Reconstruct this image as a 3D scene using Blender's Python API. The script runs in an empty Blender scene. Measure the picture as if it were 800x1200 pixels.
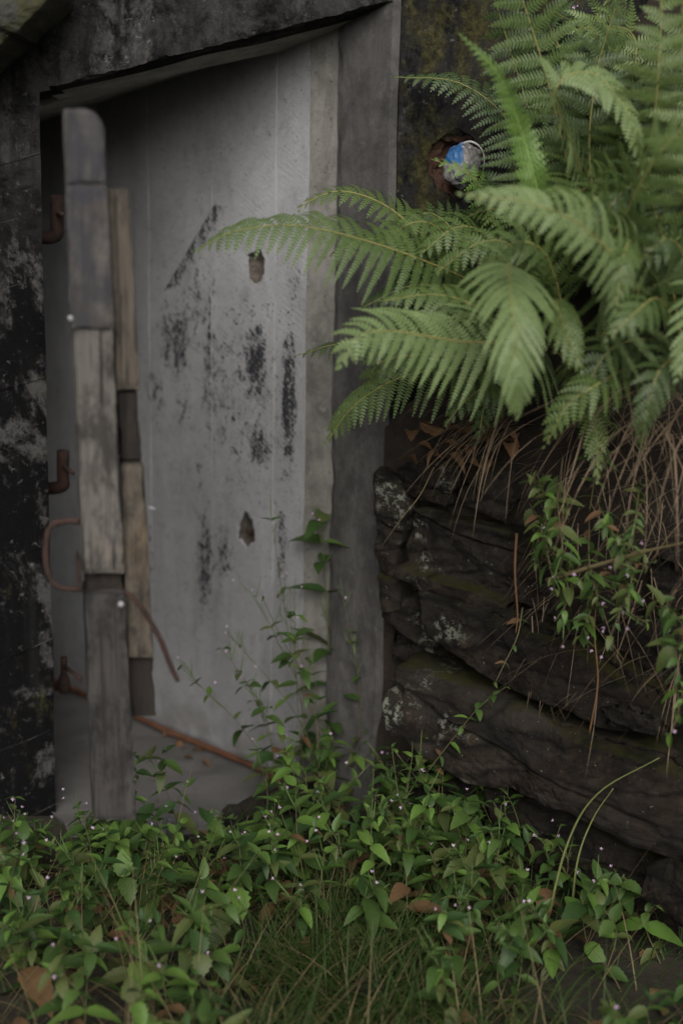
import bpy, bmesh, math, random
from mathutils import Vector, Matrix, Euler, noise
R = math.radians
rnd = random.Random(7)
SC = bpy.context.scene
COL = SC.collection

SC.render.engine = 'CYCLES'; SC.cycles.use_denoising = True; SC.cycles.denoising_prefilter = 'ACCURATE'
# ------------------------------------------------------------------ camera, sky, sun, exposure
EYE = Vector((0, 0, 1.48))
PITCH, ROLL, FPX = 12.2, 1.15, 1667.0
ROT = Euler((R(90 - PITCH), 0, 0)).to_matrix() @ Matrix.Rotation(R(ROLL), 3, 'Z')
cam_d = bpy.data.cameras.new('camera')
cam_d.sensor_fit = 'VERTICAL'; cam_d.sensor_height = 36.0; cam_d.lens = 50.0
cam_d.clip_start = 0.05; cam_d.clip_end = 1000
cam_d.dof.use_dof = True; cam_d.dof.focus_distance = 3.08; cam_d.dof.aperture_fstop = 1.28
cam = bpy.data.objects.new('camera', cam_d); COL.objects.link(cam)
cam.matrix_world = Matrix.Translation(EYE) @ ROT.to_4x4()
SC.camera = cam

world = bpy.data.worlds.new('World'); SC.world = world; world.use_nodes = True
wn = world.node_tree; wn.nodes.clear()
sky = wn.nodes.new('ShaderNodeTexSky'); sky.sky_type = 'NISHITA'; sky.sun_disc = False
sky.sun_elevation = R(40); sky.sun_rotation = R(176); sky.dust_density = 6.0; sky.air_density = 1.0
hs = wn.nodes.new('ShaderNodeHueSaturation'); hs.inputs['Saturation'].default_value = 0.48
bg = wn.nodes.new('ShaderNodeBackground'); bg.inputs['Strength'].default_value = 0.052
wo = wn.nodes.new('ShaderNodeOutputWorld')
wn.links.new(sky.outputs[0], hs.inputs['Color']); wn.links.new(hs.outputs[0], bg.inputs[0]); wn.links.new(bg.outputs[0], wo.inputs[0])

sun_d = bpy.data.lights.new('sun', 'SUN'); sun_d.energy = 1.5; sun_d.angle = R(48); sun_d.color = (1, 0.985, 0.95)
sun = bpy.data.objects.new('sun', sun_d); COL.objects.link(sun)
sun_to = Vector((0.02, -0.84, 0.50)).normalized()
sun.rotation_euler = sun_to.to_track_quat('Z', 'Y').to_euler()

vs = SC.view_settings
vs.view_transform = 'Standard'; vs.look = 'None'; vs.exposure = 1.24; vs.gamma = 1.0; vs.use_curve_mapping = False

# ------------------------------------------------------------------ photograph survey: a sight line through a photo point
def ray(px, py):
    return ROT @ Vector(((px - 400) / FPX, (600 - py) / FPX, -1))
def PY(px, py, Y):
    d = ray(px, py); return EYE + d * (Y / d.y)
def PZ(px, py, z=0.0):
    d = ray(px, py); return EYE + d * ((z - EYE.z) / d.z)

# ------------------------------------------------------------------ object helpers
def link(name, me, mat, parent=None, loc=None):
    o = bpy.data.objects.new(name, me); COL.objects.link(o)
    if mat is not None and me is not None and len(me.materials) == 0:
        me.materials.append(mat)
    if parent is not None: o.parent = parent
    if loc is not None: o.location = loc
    return o
def tag(o, label=None, cat=None, group=None, kind=None):
    if label: o['label'] = label
    if cat: o['category'] = cat
    if group: o['group'] = group
    if kind: o['kind'] = kind
    return o
def empty(name, loc, label, cat, group=None):
    o = bpy.data.objects.new(name, None); COL.objects.link(o); o.location = loc; o.empty_display_size = 0.05
    return tag(o, label, cat, group)
def mesh(name, vs_, fs, smooth=False):
    me = bpy.data.meshes.new(name); me.from_pydata([tuple(v) for v in vs_], [], fs)
    me.update()
    if smooth: me.polygons.foreach_set('use_smooth', [True] * len(me.polygons))
    return me
def nz(p, f=1.0, s=0.0):
    return noise.noise(Vector((p[0] * f + s, p[1] * f + s * 1.7, p[2] * f - s)))
def fbm(p, f, s=0.0, o=4):
    return noise.fractal(Vector((p[0] * f + s, p[1] * f - s, p[2] * f + 2 * s)), 1.0, 2.0, o)

def hexmesh(name, c, seg, amp=0.0, chip=0.0, freq=6.0, origin=Vector((0, 0, 0)), smooth=True, bev=0.0):
    """box with eight free corners c[i+2j+4k]; surface subdivided, roughened, edges chipped"""
    nx, ny, nz_ = seg
    L = [(c[1] - c[0]).length, (c[2] - c[0]).length, (c[4] - c[0]).length]
    idx = {}; V = []; F = []
    def vert(i, j, k):
        key = (i, j, k)
        if key in idx: return idx[key]
        u = [i / nx, j / ny, k / nz_]
        ext = [(u[a] < 1e-6) or (u[a] > 1 - 1e-6) for a in range(3)]
        def pos(u):
            p = Vector((0, 0, 0))
            for q in range(8):
                w = (u[0] if q & 1 else 1 - u[0]) * (u[1] if q & 2 else 1 - u[1]) * (u[2] if q & 4 else 1 - u[2])
                p += c[q] * w
            return p
        p0 = pos(u)
        if sum(ext) >= 2 and (chip or bev):
            a = bev + chip * (max(0, nz(p0, 9, 7)) * 1.2 + max(0, nz(p0, 23)) * .9 + max(0, nz(p0, 70, 3)) * 0.7)
            for q in range(3):
                if ext[q]: u[q] += (a / L[q]) * (1 if u[q] < 0.5 else -1)
            p0 = pos(u)
        if amp:
            p0 = p0 + amp * Vector((nz(p0, freq, 1), nz(p0, freq, 5), nz(p0, freq, 9)))
        idx[key] = len(V); V.append(p0 - origin); return idx[key]
    for a, b, n1, n2, fix, nf in ((1, 2, ny, nz_, 0, nx), (0, 2, nx, nz_, 1, ny), (0, 1, nx, ny, 2, nz_)):
        for side in (0, nf):
            for i in range(n1):
                for j in range(n2):
                    q = []
                    for di, dj in ((0, 0), (1, 0), (1, 1), (0, 1)):
                        t = [0, 0, 0]; t[a] = i + di; t[b] = j + dj; t[fix] = side
                        q.append(vert(*t))
                    F.append(q)
    me = mesh(name, V, F)
    bm = bmesh.new(); bm.from_mesh(me); bmesh.ops.recalc_face_normals(bm, faces=bm.faces[:]); bm.to_mesh(me); bm.free()
    return me

def tube_data(pts, rad, n=6, V=None, F=None, cap=True):
    """append a tube along pts; rad number or list"""
    V = [] if V is None else V; F = [] if F is None else F
    m = len(pts); base = len(V); ref = None
    for i in range(m):
        t = (pts[min(i + 1, m - 1)] - pts[max(i - 1, 0)])
        t = t.normalized() if t.length > 1e-9 else Vector((0, 0, 1))
        if ref is None:
            ref = t.orthogonal().normalized()
        ref = (ref - t * ref.dot(t)); ref = ref.normalized() if ref.length > 1e-6 else t.orthogonal().normalized()
        b = t.cross(ref); r = rad[i] if isinstance(rad, (list, tuple)) else rad
        for k in range(n):
            a = 2 * math.pi * k / n
            V.append(pts[i] + r * (math.cos(a) * ref + math.sin(a) * b))
    for i in range(m - 1):
        for k in range(n):
            F.append((base + i * n + k, base + i * n + (k + 1) % n, base + (i + 1) * n + (k + 1) % n, base + (i + 1) * n + k))
    if cap:
        F.append(tuple(base + k for k in reversed(range(n)))); F.append(tuple(base + (m - 1) * n + k for k in range(n)))
    return V, F
def spline(P, n):
    """Catmull-Rom through P, n+1 points"""
    Q = [2 * P[0] - P[1]] + list(P) + [2 * P[-1] - P[-2]]
    out = []; m = len(P) - 1
    for i in range(n + 1):
        x = i / n * m; s = min(int(x), m - 1); t = x - s
        a, b, c, d = Q[s:s + 4]
        out.append(0.5 * ((2 * b) + (c - a) * t + (2 * a - 5 * b + 4 * c - d) * t * t + (3 * b - a - 3 * c + d) * t ** 3))
    return out

# ------------------------------------------------------------------ materials
class NT:
    def __init__(s, name):
        s.m = bpy.data.materials.new(name); s.m.use_nodes = True
        s.t = s.m.node_tree; s.t.nodes.clear()
        s.out = s.n('OutputMaterial'); s.b = s.n('BsdfPrincipled')
        s.t.links.new(s.b.outputs[0], s.out.inputs[0])
        s.co = s.n('TexCoord').outputs['Object']
        s.b.inputs['Specular IOR Level'].default_value = 0.3
    def n(s, t): return s.t.nodes.new('ShaderNode' + t)
    def l(s, a, b): s.t.links.new(a, b)
    def mapv(s, sc=(1, 1, 1), rot=(0, 0, 0), loc=(0, 0, 0)):
        m = s.n('Mapping'); m.inputs['Scale'].default_value = sc; m.inputs['Rotation'].default_value = rot; m.inputs['Location'].default_value = loc
        s.l(s.co, m.inputs[0]); return m.outputs[0]
    def noise(s, sc, det=6, rough=0.6, v=None, dist=0.0):
        k = s.n('TexNoise'); k.inputs['Scale'].default_value = sc; k.inputs['Detail'].default_value = det; k.inputs['Roughness'].default_value = rough
        k.inputs['Distortion'].default_value = dist
        s.l(v if v is not None else s.co, k.inputs['Vector']); return k.outputs['Fac']
    def ramp(s, f, a, b, c0=(0, 0, 0, 1), c1=(1, 1, 1, 1)):
        r = s.n('ValToRGB'); r.color_ramp.elements[0].position = a; r.color_ramp.elements[1].position = b
        r.color_ramp.elements[0].color = c0; r.color_ramp.elements[1].color = c1
        s.l(f, r.inputs[0]); return r.outputs[0]
    def mix(s, f, a, b):
        m = s.n('Mix'); m.data_type = 'RGBA'; 
        for sock, x in ((m.inputs['Factor'], f), (m.inputs['A'] if False else m.inputs[6], a), (m.inputs[7], b)):
            if isinstance(x, (int, float)): sock.default_value = x
            elif isinstance(x, tuple): sock.default_value = (*x, 1)
            else: s.l(x, sock)
        return m.outputs[2]
    def math(s, op, a, b=0.0):
        m = s.n('Math'); m.operation = op
        for i, x in enumerate((a, b)):
            if isinstance(x, (int, float)): m.inputs[i].default_value = x
            else: s.l(x, m.inputs[i])
        return m.outputs[0]
    def sep(s):
        x = s.n('SeparateXYZ'); s.l(s.co, x.inputs[0]); return x.outputs
    def range(s, v, a, b):   # smooth 0..1
        m = s.n('MapRange'); m.interpolation_type = 'SMOOTHSTEP'; m.inputs[1].default_value = a; m.inputs[2].default_value = b
        s.l(v, m.inputs[0]); return m.outputs[0]
    def bump(s, h, st, d=0.01):
        b = s.n('Bump'); b.inputs['Strength'].default_value = st; b.inputs['Distance'].default_value = d
        s.l(h, b.inputs['Height'])
        if s.b.inputs['Normal'].is_linked: s.l(s.b.inputs['Normal'].links[0].from_socket, b.inputs['Normal'])
        s.l(b.outputs[0], s.b.inputs['Normal'])
    def fin(s, c, rough=0.85):
        if isinstance(c, tuple): s.b.inputs['Base Color'].default_value = (*c, 1)
        else: s.l(c, s.b.inputs['Base Color'])
        if isinstance(rough, (int, float)): s.b.inputs['Roughness'].default_value = rough
        else: s.l(rough, s.b.inputs['Roughness'])
        return s.m

def m_gray_wall():
    k = NT('board_marked_concrete')
    base = k.mix(k.noise(5, 8, 0.65), (0.19, 0.192, 0.20), (0.385, 0.39, 0.405))
    base = k.mix(k.math('MULTIPLY', k.ramp(k.noise(60, 4), .45, .75), 0.25), base, (0.20, 0.19, 0.19))
    # pale drip streaks
    st = k.noise(1, 5, 0.6, k.mapv((9, 9, 1.5)), .8)
    base = k.mix(k.math('MULTIPLY', k.ramp(st, .50, .75), 0.35), base, (0.46, 0.46, 0.48))
    base = k.mix(k.math('MULTIPLY', k.ramp(k.noise(1, 8, 0.75, k.mapv((7, 7, 2.4), loc=(3, 1, 0)), .6), .48, .66), 0.45), base, (0.17, 0.165, 0.16))
    # black tar paint flaking off, kept to some columns below an old patch edge
    X, Y, Z = k.sep()
    fl = k.noise(38, 12, 0.88, k.mapv((1.5, 1.5, 0.9), (0, R(24), 0)))
    a, b = onwall(203, 322), onwall(252, 238)
    nx_, nzz = (a.z - b.z), (b.x - a.x)                    # edge of an old patch: to its upper left no tar is left
    sgn = 1 if nx_ * (onwall(300, 330).x - a.x) + nzz * (onwall(300, 330).z - a.z) > 0 else -1
    ln_ = math.hypot(nx_, nzz) * sgn
    dist = k.math('ADD', k.math('MULTIPLY', X, nx_ / ln_), k.math('MULTIPLY', Z, nzz / ln_)); d0 = (nx_ * a.x + nzz * a.z) / ln_
    edge = k.range(dist, d0 - .001, d0 + .002)
    near = k.math('MULTIPLY', k.math('SUBTRACT', 1.0, k.range(dist, d0, d0 + .07)), k.math('MULTIPLY', k.range(Z, onwall(200, 345).z, onwall(200, 335).z), k.math('SUBTRACT', 1.0, k.range(Z, onwall(250, 245).z, onwall(250, 232).z))))
    mask = k.math('MULTIPLY', near, .8)
    for px, py, rx, rz, w_ in ((285, 450, 75, 190, .48), (230, 360, 50, 90, .5), (300, 425, 20, 75, 1), (338, 470, 13, 130, 1), (304, 520, 26, 42, .8), (247, 430, 15, 110, .7), (205, 400, 30, 70, .75), (182, 470, 22, 70, .5), (240, 660, 14, 90, .8), (262, 650, 18, 60, .6), (215, 480, 14, 60, .5), (330, 640, 12, 120, .6), (280, 470, 16, 50, .5), (345, 330, 14, 60, .5), (232, 560, 12, 60, .45), (176, 640, 10, 60, .5)):
        c_ = onwall(px, py); wx = abs(onwall(px + rx, py).x - c_.x); wz = abs(onwall(px, py + rz).z - c_.z)
        dx = k.math('DIVIDE', k.math('SUBTRACT', X, c_.x), wx); dz = k.math('DIVIDE', k.math('SUBTRACT', Z, c_.z), wz)
        rr_ = k.math('SQRT', k.math('ADD', k.math('MULTIPLY', dx, dx), k.math('MULTIPLY', dz, dz)))
        mask = k.math('MAXIMUM', mask, k.math('MULTIPLY', k.math('SUBTRACT', 1.0, k.range(rr_, .1, 1.25)), w_))
    hw_ = k.n('TexWave'); hw_.inputs['Scale'].default_value = 30; hw_.inputs['Distortion'].default_value = 6; hw_.inputs['Detail'].default_value = 5; hw_.inputs['Detail Scale'].default_value = 3
    k.l(k.mapv((1, 1, 1), (0, R(52), 0)), hw_.inputs['Vector'])
    f = k.math('ADD', k.math('ADD', k.math('MULTIPLY', mask, .19), fl), k.math('MULTIPLY', k.math('SUBTRACT', hw_.outputs['Fac'], .5), .045))
    m = k.math('MULTIPLY', k.ramp(f, .628, .64), edge)
    base = k.mix(k.math('MULTIPLY', edge, .35), k.mix(.35, base, (0.20, 0.20, 0.205)), base)
    c = k.mix(k.math('MULTIPLY', m, .97), base, (0.011, 0.011, 0.015))
    # pits
    c = k.mix(k.math('MULTIPLY', k.ramp(k.noise(21, 10, .85), .52, .62), .45), c, (0.13, 0.13, 0.135))
    c = k.mix(k.ramp(k.noise(130, 3, .6), .67, .70), c, (0.05, 0.05, 0.05))
    # damp dirt near the floor
    c = k.mix(k.math('MULTIPLY', k.math('SUBTRACT', 1.0, k.range(Z, 0.0, 0.25)), k.ramp(k.noise(9), .35, .7)), c, (0.12, 0.11, 0.10))
    w = k.n('TexWave'); w.inputs['Scale'].default_value = 27; w.inputs['Distortion'].default_value = 5.0; w.inputs['Detail'].default_value = 3
    k.l(k.mapv((1, 1, 1), (0, R(52), 0)), w.inputs['Vector'])
    k.bump(k.math('MULTIPLY', w.outputs['Fac'], k.ramp(k.noise(5, 4), .42, .62)), 0.13, 0.004); k.bump(k.noise(40, 12, .85), 0.8, 0.010); k.bump(m, 0.4, 0.002)
    return k.fin(c, 0.8)
def m_dark_wall(moss=0.0, name='tarred_concrete', pale=0.485, top=.75, streak=.85):
    k = NT(name)
    k.b.inputs['Specular IOR Level'].default_value = 0.06
    t = k.noise(6.5, 13, 0.80, k.mapv((1, 1, 0.75)), .3)
    c = k.mix(k.ramp(t, pale + .02, pale + .09), (0.0042, 0.0041, 0.0045), (0.054, 0.052, 0.051))
    X, Y, Z = k.sep()
    up = k.math('MULTIPLY', k.range(Z, 1.25, 1.65), k.ramp(k.noise(8, 12, .82, None, .4), .43, .56))
    c = k.mix(k.math('MULTIPLY', up, top), c, (0.062, 0.060, 0.058))
    st = k.noise(1, 6, 0.7, k.mapv((17, 17, 1.7)))
    c = k.mix(k.math('MULTIPLY', k.ramp(st, .52, .64), streak), c, (0.010, 0.010, 0.010))
    c = k.mix(k.math('MULTIPLY', k.ramp(k.noise(46, 7, .8), .60, .66), .55), c, (0.17, 0.165, 0.155))
    c = k.mix(k.math('MULTIPLY', k.ramp(k.noise(90, 6, .8), .58, .66), .5), c, (0.006, 0.006, 0.006))
    if moss:
        g = k.ramp(k.noise(7, 8, .78, k.mapv((1.4, 1.4, .6))), .64 - moss * .16, .74 - moss * .16)
        c = k.mix(k.math('MULTIPLY', g, .7), c, k.mix(k.ramp(k.noise(60, 5, .8), .4, .65), (0.014, 0.014, 0.006), (0.075, 0.068, 0.024)))
    k.bump(k.noise(30, 10, .8), 0.8, 0.014); k.bump(t, 0.3, 0.01)
    return k.fin(c, 0.92)
def m_jamb(name, a, b):
    k = NT(name)
    c = k.mix(k.ramp(k.noise(1, 9, .75, k.mapv((12, 12, 4.0)), .8), .3, .7), a, b)
    c = k.mix(k.math('MULTIPLY', k.ramp(k.noise(9, 9, .78), .46, .64), .65), c, tuple(x * .5 for x in a))
    c = k.mix(k.math('MULTIPLY', k.ramp(k.noise(24, 8, .8), .58, .66), .5), c, tuple(x * 1.3 for x in b))
    c = k.mix(k.ramp(k.noise(55, 4), .66, .72), c, (0.03, 0.03, 0.03))
    k.bump(k.noise(35, 9, .8), 0.6, 0.008)
    return k.fin(c, 0.9)
def m_floor():
    k = NT('floor_concrete')
    c = k.mix(k.noise(4, 8, .65), (0.058, 0.055, 0.053), (0.115, 0.11, 0.107))
    c = k.mix(k.ramp(k.noise(26, 6, .7), .58, .68), c, (0.06, 0.05, 0.04))
    k.bump(k.noise(35, 9, .7), 0.4, 0.008); return k.fin(c, 0.85)
def m_rock():
    k = NT('layered_rock')
    k.b.inputs['Specular IOR Level'].default_value = 0.08
    v = k.mapv((5.0, 5.0, 16), (0, R(-20), 0))
    s = k.noise(1, 9, .72, v, 0.8)
    c = k.mix(k.ramp(s, .3, .72), (0.007, 0.0065, 0.006), (0.050, 0.045, 0.040))
    c = k.mix(k.math('MULTIPLY', k.ramp(k.noise(5, 8, .75), .48, .70), .7), c, (0.056, 0.036, 0.022))
    c = k.mix(k.math('MULTIPLY', k.ramp(k.noise(4.3, 9, .78), .50, .60), .8), c, (0.008, 0.008, 0.008))
    c = k.mix(k.math('MULTIPLY', k.ramp(k.noise(85, 4, .7), .665, .70), .7), c, (0.25, 0.26, 0.235))
    lm = k.math('MULTIPLY', k.ramp(k.noise(6, 4, .6, k.mapv((1, 1, 1), loc=(4, 2, 7))), .50, .58), k.ramp(k.noise(46, 7, .8), .52, .57))
    oi = k.n('ObjectInfo'); gp = k.n('NewGeometry'); sp = k.n('SeparateXYZ'); k.l(gp.outputs['Position'], sp.inputs[0])
    lm = k.math('MULTIPLY', lm, k.math('SUBTRACT', 1.0, k.range(sp.outputs[0], 0.2, 0.36)))
    c = k.mix(lm, c, (0.20, 0.215, 0.185))
    sx = k.n('SeparateXYZ'); k.l(gp.outputs['Normal'], sx.inputs[0])
    ms = k.math('MULTIPLY', k.range(sx.outputs[2], .35, .85), k.ramp(k.noise(8, 6, .7), .42, .6))
    c = k.mix(ms, c, k.mix(k.noise(60), (0.014, 0.016, 0.005), (0.045, 0.046, 0.014)))
    vo = k.n('TexVoronoi'); vo.feature = 'DISTANCE_TO_EDGE'; vo.inputs['Scale'].default_value = 1.0
    dn = k.n('TexNoise'); dn.inputs['Scale'].default_value = 9; dn.inputs['Detail'].default_value = 6; k.l(k.co, dn.inputs['Vector'])
    vm = k.n('VectorMath'); vm.operation = 'MULTIPLY_ADD'; k.l(dn.outputs['Color'], vm.inputs[0]); vm.inputs[1].default_value = (.45, .45, .45); k.l(k.mapv((2.0, 2.0, 8), (0, R(-20), 0)), vm.inputs[2]); k.l(vm.outputs[0], vo.inputs['Vector'])
    cr = k.ramp(vo.outputs['Distance'], .0, .05)
    c = k.mix(k.math('MULTIPLY', k.math('SUBTRACT', 1.0, cr), .7), c, (0.006, 0.006, 0.006))
    tone = k.n('Mix'); tone.data_type = 'RGBA'; tone.blend_type = 'MULTIPLY'; tone.inputs[0].default_value = 1.0; k.l(c, tone.inputs[6]); k.l(k.ramp(oi.outputs['Random'], 0, 1, (.75, .72, .68, 1), (1.5, 1.44, 1.38, 1)), tone.inputs[7]); c = tone.outputs[2]
    k.bump(cr, .5, .008); k.bump(s, 0.5, 0.014); k.bump(k.noise(18, 13, .85), 1.0, 0.03); return k.fin(c, 0.9)
def m_wood(name, a, b, paint=None):
    k = NT(name)
    g = k.noise(1, 7, .7, k.mapv((60, 60, 2.2)), .3)
    c = k.mix(k.ramp(g, .3, .7), a, b)
    c = k.mix(k.math('MULTIPLY', k.ramp(k.noise(1, 8, .78, k.mapv((11, 11, 5))), .46, .56), .85), c, tuple(x * .36 for x in a))
    c = k.mix(k.math('MULTIPLY', k.ramp(k.noise(11, 5, .7, k.mapv((1, 1, .6), loc=(5, 1, 2))), .54, .70), .6), c, (b[0] * 1.15, b[1] * .98, b[2] * .78))
    c = k.mix(k.ramp(k.noise(1, 4, .6, k.mapv((110, 110, 2.2), loc=(1, 7, 0))), .58, .62), c, (0.012, 0.010, 0.009))
    if paint:
        c = k.mix(k.ramp(k.noise(7, 6, .7), .36, .62), c, paint)
    k.bump(g, 0.8, 0.008); k.bump(k.noise(70, 5), .25, .003)
    return k.fin(c, 0.85)
def m_two(name, a, b, sc=12, rough=.85, bs=0.4, det=7, c3=None, t3=.6):
    k = NT(name)
    n = k.noise(sc, det, .68); c = k.mix(k.ramp(n, .3, .7), a, b)
    if c3: c = k.mix(k.ramp(k.noise(sc * 2.3, 6, .7), t3, t3 + .08), c, c3)
    k.bump(k.noise(sc * 3, 8, .7), bs, 0.01); return k.fin(c, rough)
def m_leaf(name, a, b, spot=None, sc=8, rough=.5, trans=0.28, hue=0.02, spotat=.63):
    k = NT(name)
    oi = k.n('ObjectInfo')
    c = k.mix(oi.outputs['Random'], a, b)
    c = k.mix(k.math('MULTIPLY', k.noise(sc, 4), .8), c, tuple(x * .62 for x in a))
    if spot: c = k.mix(k.ramp(k.noise(sc * 3.4, 4, .7), spotat, spotat + .06), c, spot)
    k.b.inputs['Base Color'].default_value = (1, 1, 1, 1); k.l(c, k.b.inputs['Base Color']); k.b.inputs['Roughness'].default_value = rough
    k.bump(k.noise(sc * 9, 3), .15, .003)
    tr = k.n('BsdfTranslucent'); k.l(c, tr.inputs['Color'])
    mx = k.n('MixShader'); mx.inputs[0].default_value = trans
    k.l(k.b.outputs[0], mx.inputs[1]); k.l(tr.outputs[0], mx.inputs[2]); k.l(mx.outputs[0], k.out.inputs[0])
    return k.m

M_DARK = m_dark_wall(0.3, 'tarred_concrete', .50, .5, .8)
M_MOSSW = m_dark_wall(1.0, 'mossy_concrete', .54, .3)
M_JAMB1 = m_jamb('jamb_concrete', (0.028, 0.026, 0.025), (0.085, 0.081, 0.078))
M_JAMB2 = m_jamb('rebate_concrete', (0.09, 0.086, 0.078), (0.19, 0.182, 0.168))
M_SOFF = m_jamb('soffit_concrete', (0.24, 0.235, 0.20), (0.40, 0.39, 0.345))
M_FLOOR = m_floor()
M_ROCK = m_rock()
M_SOIL = m_two('dark_soil', (0.006, 0.005, 0.004), (0.024, 0.017, 0.011), 14, .95, .9, 8, (0.05, 0.033, 0.02), .62)
M_GROUND = m_two('ground_soil', (0.008, 0.007, 0.005), (0.030, 0.025, 0.015), 10, .95, .9, 8, (0.02, 0.03, 0.01), .55)
M_RUST = m_two('rust', (0.012, 0.008, 0.007), (0.044, 0.022, 0.016), 30, .9, .6)
M_RUSTB = m_two('orange_rust', (0.045, 0.021, 0.012), (0.125, 0.052, 0.025), 20, .85, .5)
M_WOOD = m_wood('weathered_timber', (0.045, 0.041, 0.037), (0.125, 0.115, 0.103))
M_WOODP = m_wood('painted_timber', (0.05, 0.045, 0.04), (0.105, 0.094, 0.083), (0.024, 0.024, 0.029))
M_WOODB = m_wood('brown_timber', (0.042, 0.035, 0.028), (0.095, 0.080, 0.062))
M_WOODL = m_wood('lower_stile_timber', (0.014, 0.013, 0.0125), (0.048, 0.044, 0.041))  # darker than the other timber, for the lower stile
M_WOODD = m_wood('dark_timber', (0.008, 0.006, 0.005), (0.020, 0.015, 0.011))  # end grain, with the shadow on the ledge ends put into the colour
M_METAL = m_two('dull_zinc', (0.16, 0.16, 0.165), (0.26, 0.26, 0.265), 30, .45, .1)
M_FERN = [m_leaf('fern_green', (0.058, 0.094, 0.024), (0.100, 0.142, 0.038), (0.10, 0.07, 0.03), 14, .5, .16, spotat=.68),
          m_leaf('fern_pale', (0.125, 0.178, 0.066), (0.155, 0.212, 0.082), (0.12, 0.085, 0.05), 14, .5, .16, spotat=.66),
          m_leaf('fern_dark', (0.030, 0.054, 0.015), (0.050, 0.080, 0.022), (0.07, 0.06, 0.02), 14, .5, .16, spotat=.70),
          m_leaf('fern_fresh', (0.115, 0.205, 0.045), (0.13, 0.22, 0.05), None, 14, .45, .35)]
M_STALK = m_leaf('fern_stalk', (0.16, 0.15, 0.045), (0.20, 0.18, 0.06), None, 10, .6, .05)
M_STALKF = m_leaf('fresh_stalk', (0.12, 0.20, 0.04), (0.14, 0.21, 0.05), None, 10, .6, .05)
M_LEAF = [m_leaf('weed_leaf', (0.032, 0.066, 0.015), (0.076, 0.130, 0.030), (0.05, 0.06, 0.02), 12),
          m_leaf('weed_leaf_blotched', (0.055, 0.092, 0.026), (0.085, 0.115, 0.034), (0.09, 0.048, 0.02), 12, spotat=.54),
          m_leaf('weed_leaf_dark', (0.026, 0.058, 0.015), (0.04, 0.08, 0.022), None, 12),
          m_leaf('weed_leaf_fresh', (0.080, 0.152, 0.028), (0.108, 0.182, 0.038), None, 12),
          m_leaf('weed_leaf_brown', (0.10, 0.055, 0.025), (0.14, 0.08, 0.035), (0.05, 0.06, 0.02), 12, .8)]
M_STEM = m_leaf('weed_stem', (0.07, 0.085, 0.03), (0.10, 0.075, 0.045), None, 12, .6, .05)
M_POD = m_leaf('seed_pod', (0.07, 0.12, 0.035), (0.09, 0.13, 0.04), None, 12, .6, .1)
M_PINK = m_leaf('pink_petal', (0.55, 0.38, 0.55), (0.68, 0.52, 0.66), None, 12, .6, .3)
M_GRASS = m_leaf('grass_blade', (0.028, 0.054, 0.010), (0.032, 0.060, 0.011), (0.075, 0.08, 0.022), 9, .6, .25, spotat=.58)
M_STRAW = m_leaf('straw', (0.125, 0.092, 0.058), (0.165, 0.122, 0.076), (0.045, 0.031, 0.02), 9, .75, .1, spotat=.55)
M_STRAWP = m_leaf('pale_straw', (0.12, 0.093, 0.045), (0.15, 0.115, 0.058), (0.07, 0.052, 0.024), 9, .75, .1, spotat=.6)
M_DEAD = m_leaf('dead_leaf', (0.10, 0.052, 0.024), (0.17, 0.095, 0.045), (0.05, 0.03, 0.015), 12, .8, .1, spotat=.6)

# ------------------------------------------------------------------ ground
def gz(x, y):
    h = 0.025 * fbm((x, y, 0), 2.2, 3.0, 4) + 0.03 * max(0, (2.9 - y)) * 0.3
    w = max(0.0, min(1.0, (3.5 - y) / 0.6))
    hump = .062 * math.exp(-(max(0, 3.12 - y) / .10) ** 2) * (.85 + .5 * nz((x, y, 0), 6)) if y < 3.6 else 0
    return -0.058 + h * w + hump
ax = sorted(set([round(-1.6 + i * 0.04, 3) for i in range(81)] + [-300, -120, -50, -20, -10, -6, -4, -3, -2.3, -1.9, 1.9, 2.3, 3, 4, 6, 10, 20, 50, 120, 300]))
ay = sorted(set([round(1.0 + i * 0.04, 3) for i in range(71)] + [-300, -120, -50, -20, -8, -4, -2, -1, 0, .5, 4.2, 5, 6, 8, 12, 25, 60, 150, 300]))
V = [Vector((x, y, gz(x, y))) for y in ay for x in ax]
n = len(ax)
F = [(j * n + i, j * n + i + 1, (j + 1) * n + i + 1, (j + 1) * n + i) for j in range(len(ay) - 1) for i in range(n - 1)]
tag(link('ground', mesh('ground', V, F, True), M_GROUND), 'dark weedy soil in front of the bunker doorway', 'ground', kind='structure')

# ------------------------------------------------------------------ the bunker
bunker = empty('concrete_bunker', (0, 3.6, 0), 'weathered black and grey concrete bunker entrance with a sloping lintel', 'bunker')
BO = Vector((0, 3.6, 0))
def bpart(name, c, seg, mat, amp=.002, chip=.004, freq=6, parent=None, bev=0.0):
    o = link(name, hexmesh(name, c, seg, amp, chip, freq, BO, bev=bev), mat, parent or bunker)
    o['part'] = 1; del o['part']
    return o
# object coordinates of bunker meshes are world minus (0,3.6,0): heights stay true
xA = PY(57, 550, 3.25).x; xB = PY(447, 500, 3.30).x; xC = PY(388, 500, 3.42).x; xD = PY(357, 500, 3.47).x
zA, zB = PY(50, 106, 3.25).z, PY(447, 2, 3.30).z
zD = PY(370, 55, 3.47).z
xE = PY(20, 500, 4.34).x; zE = PY(30, 142, 4.34).z
xE2, yE2 = xD + (xE - xD) * 1.35, 3.47 + (4.34 - 3.47) * 1.35
def vec(x, y, z): return Vector((x, y, z))
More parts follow.
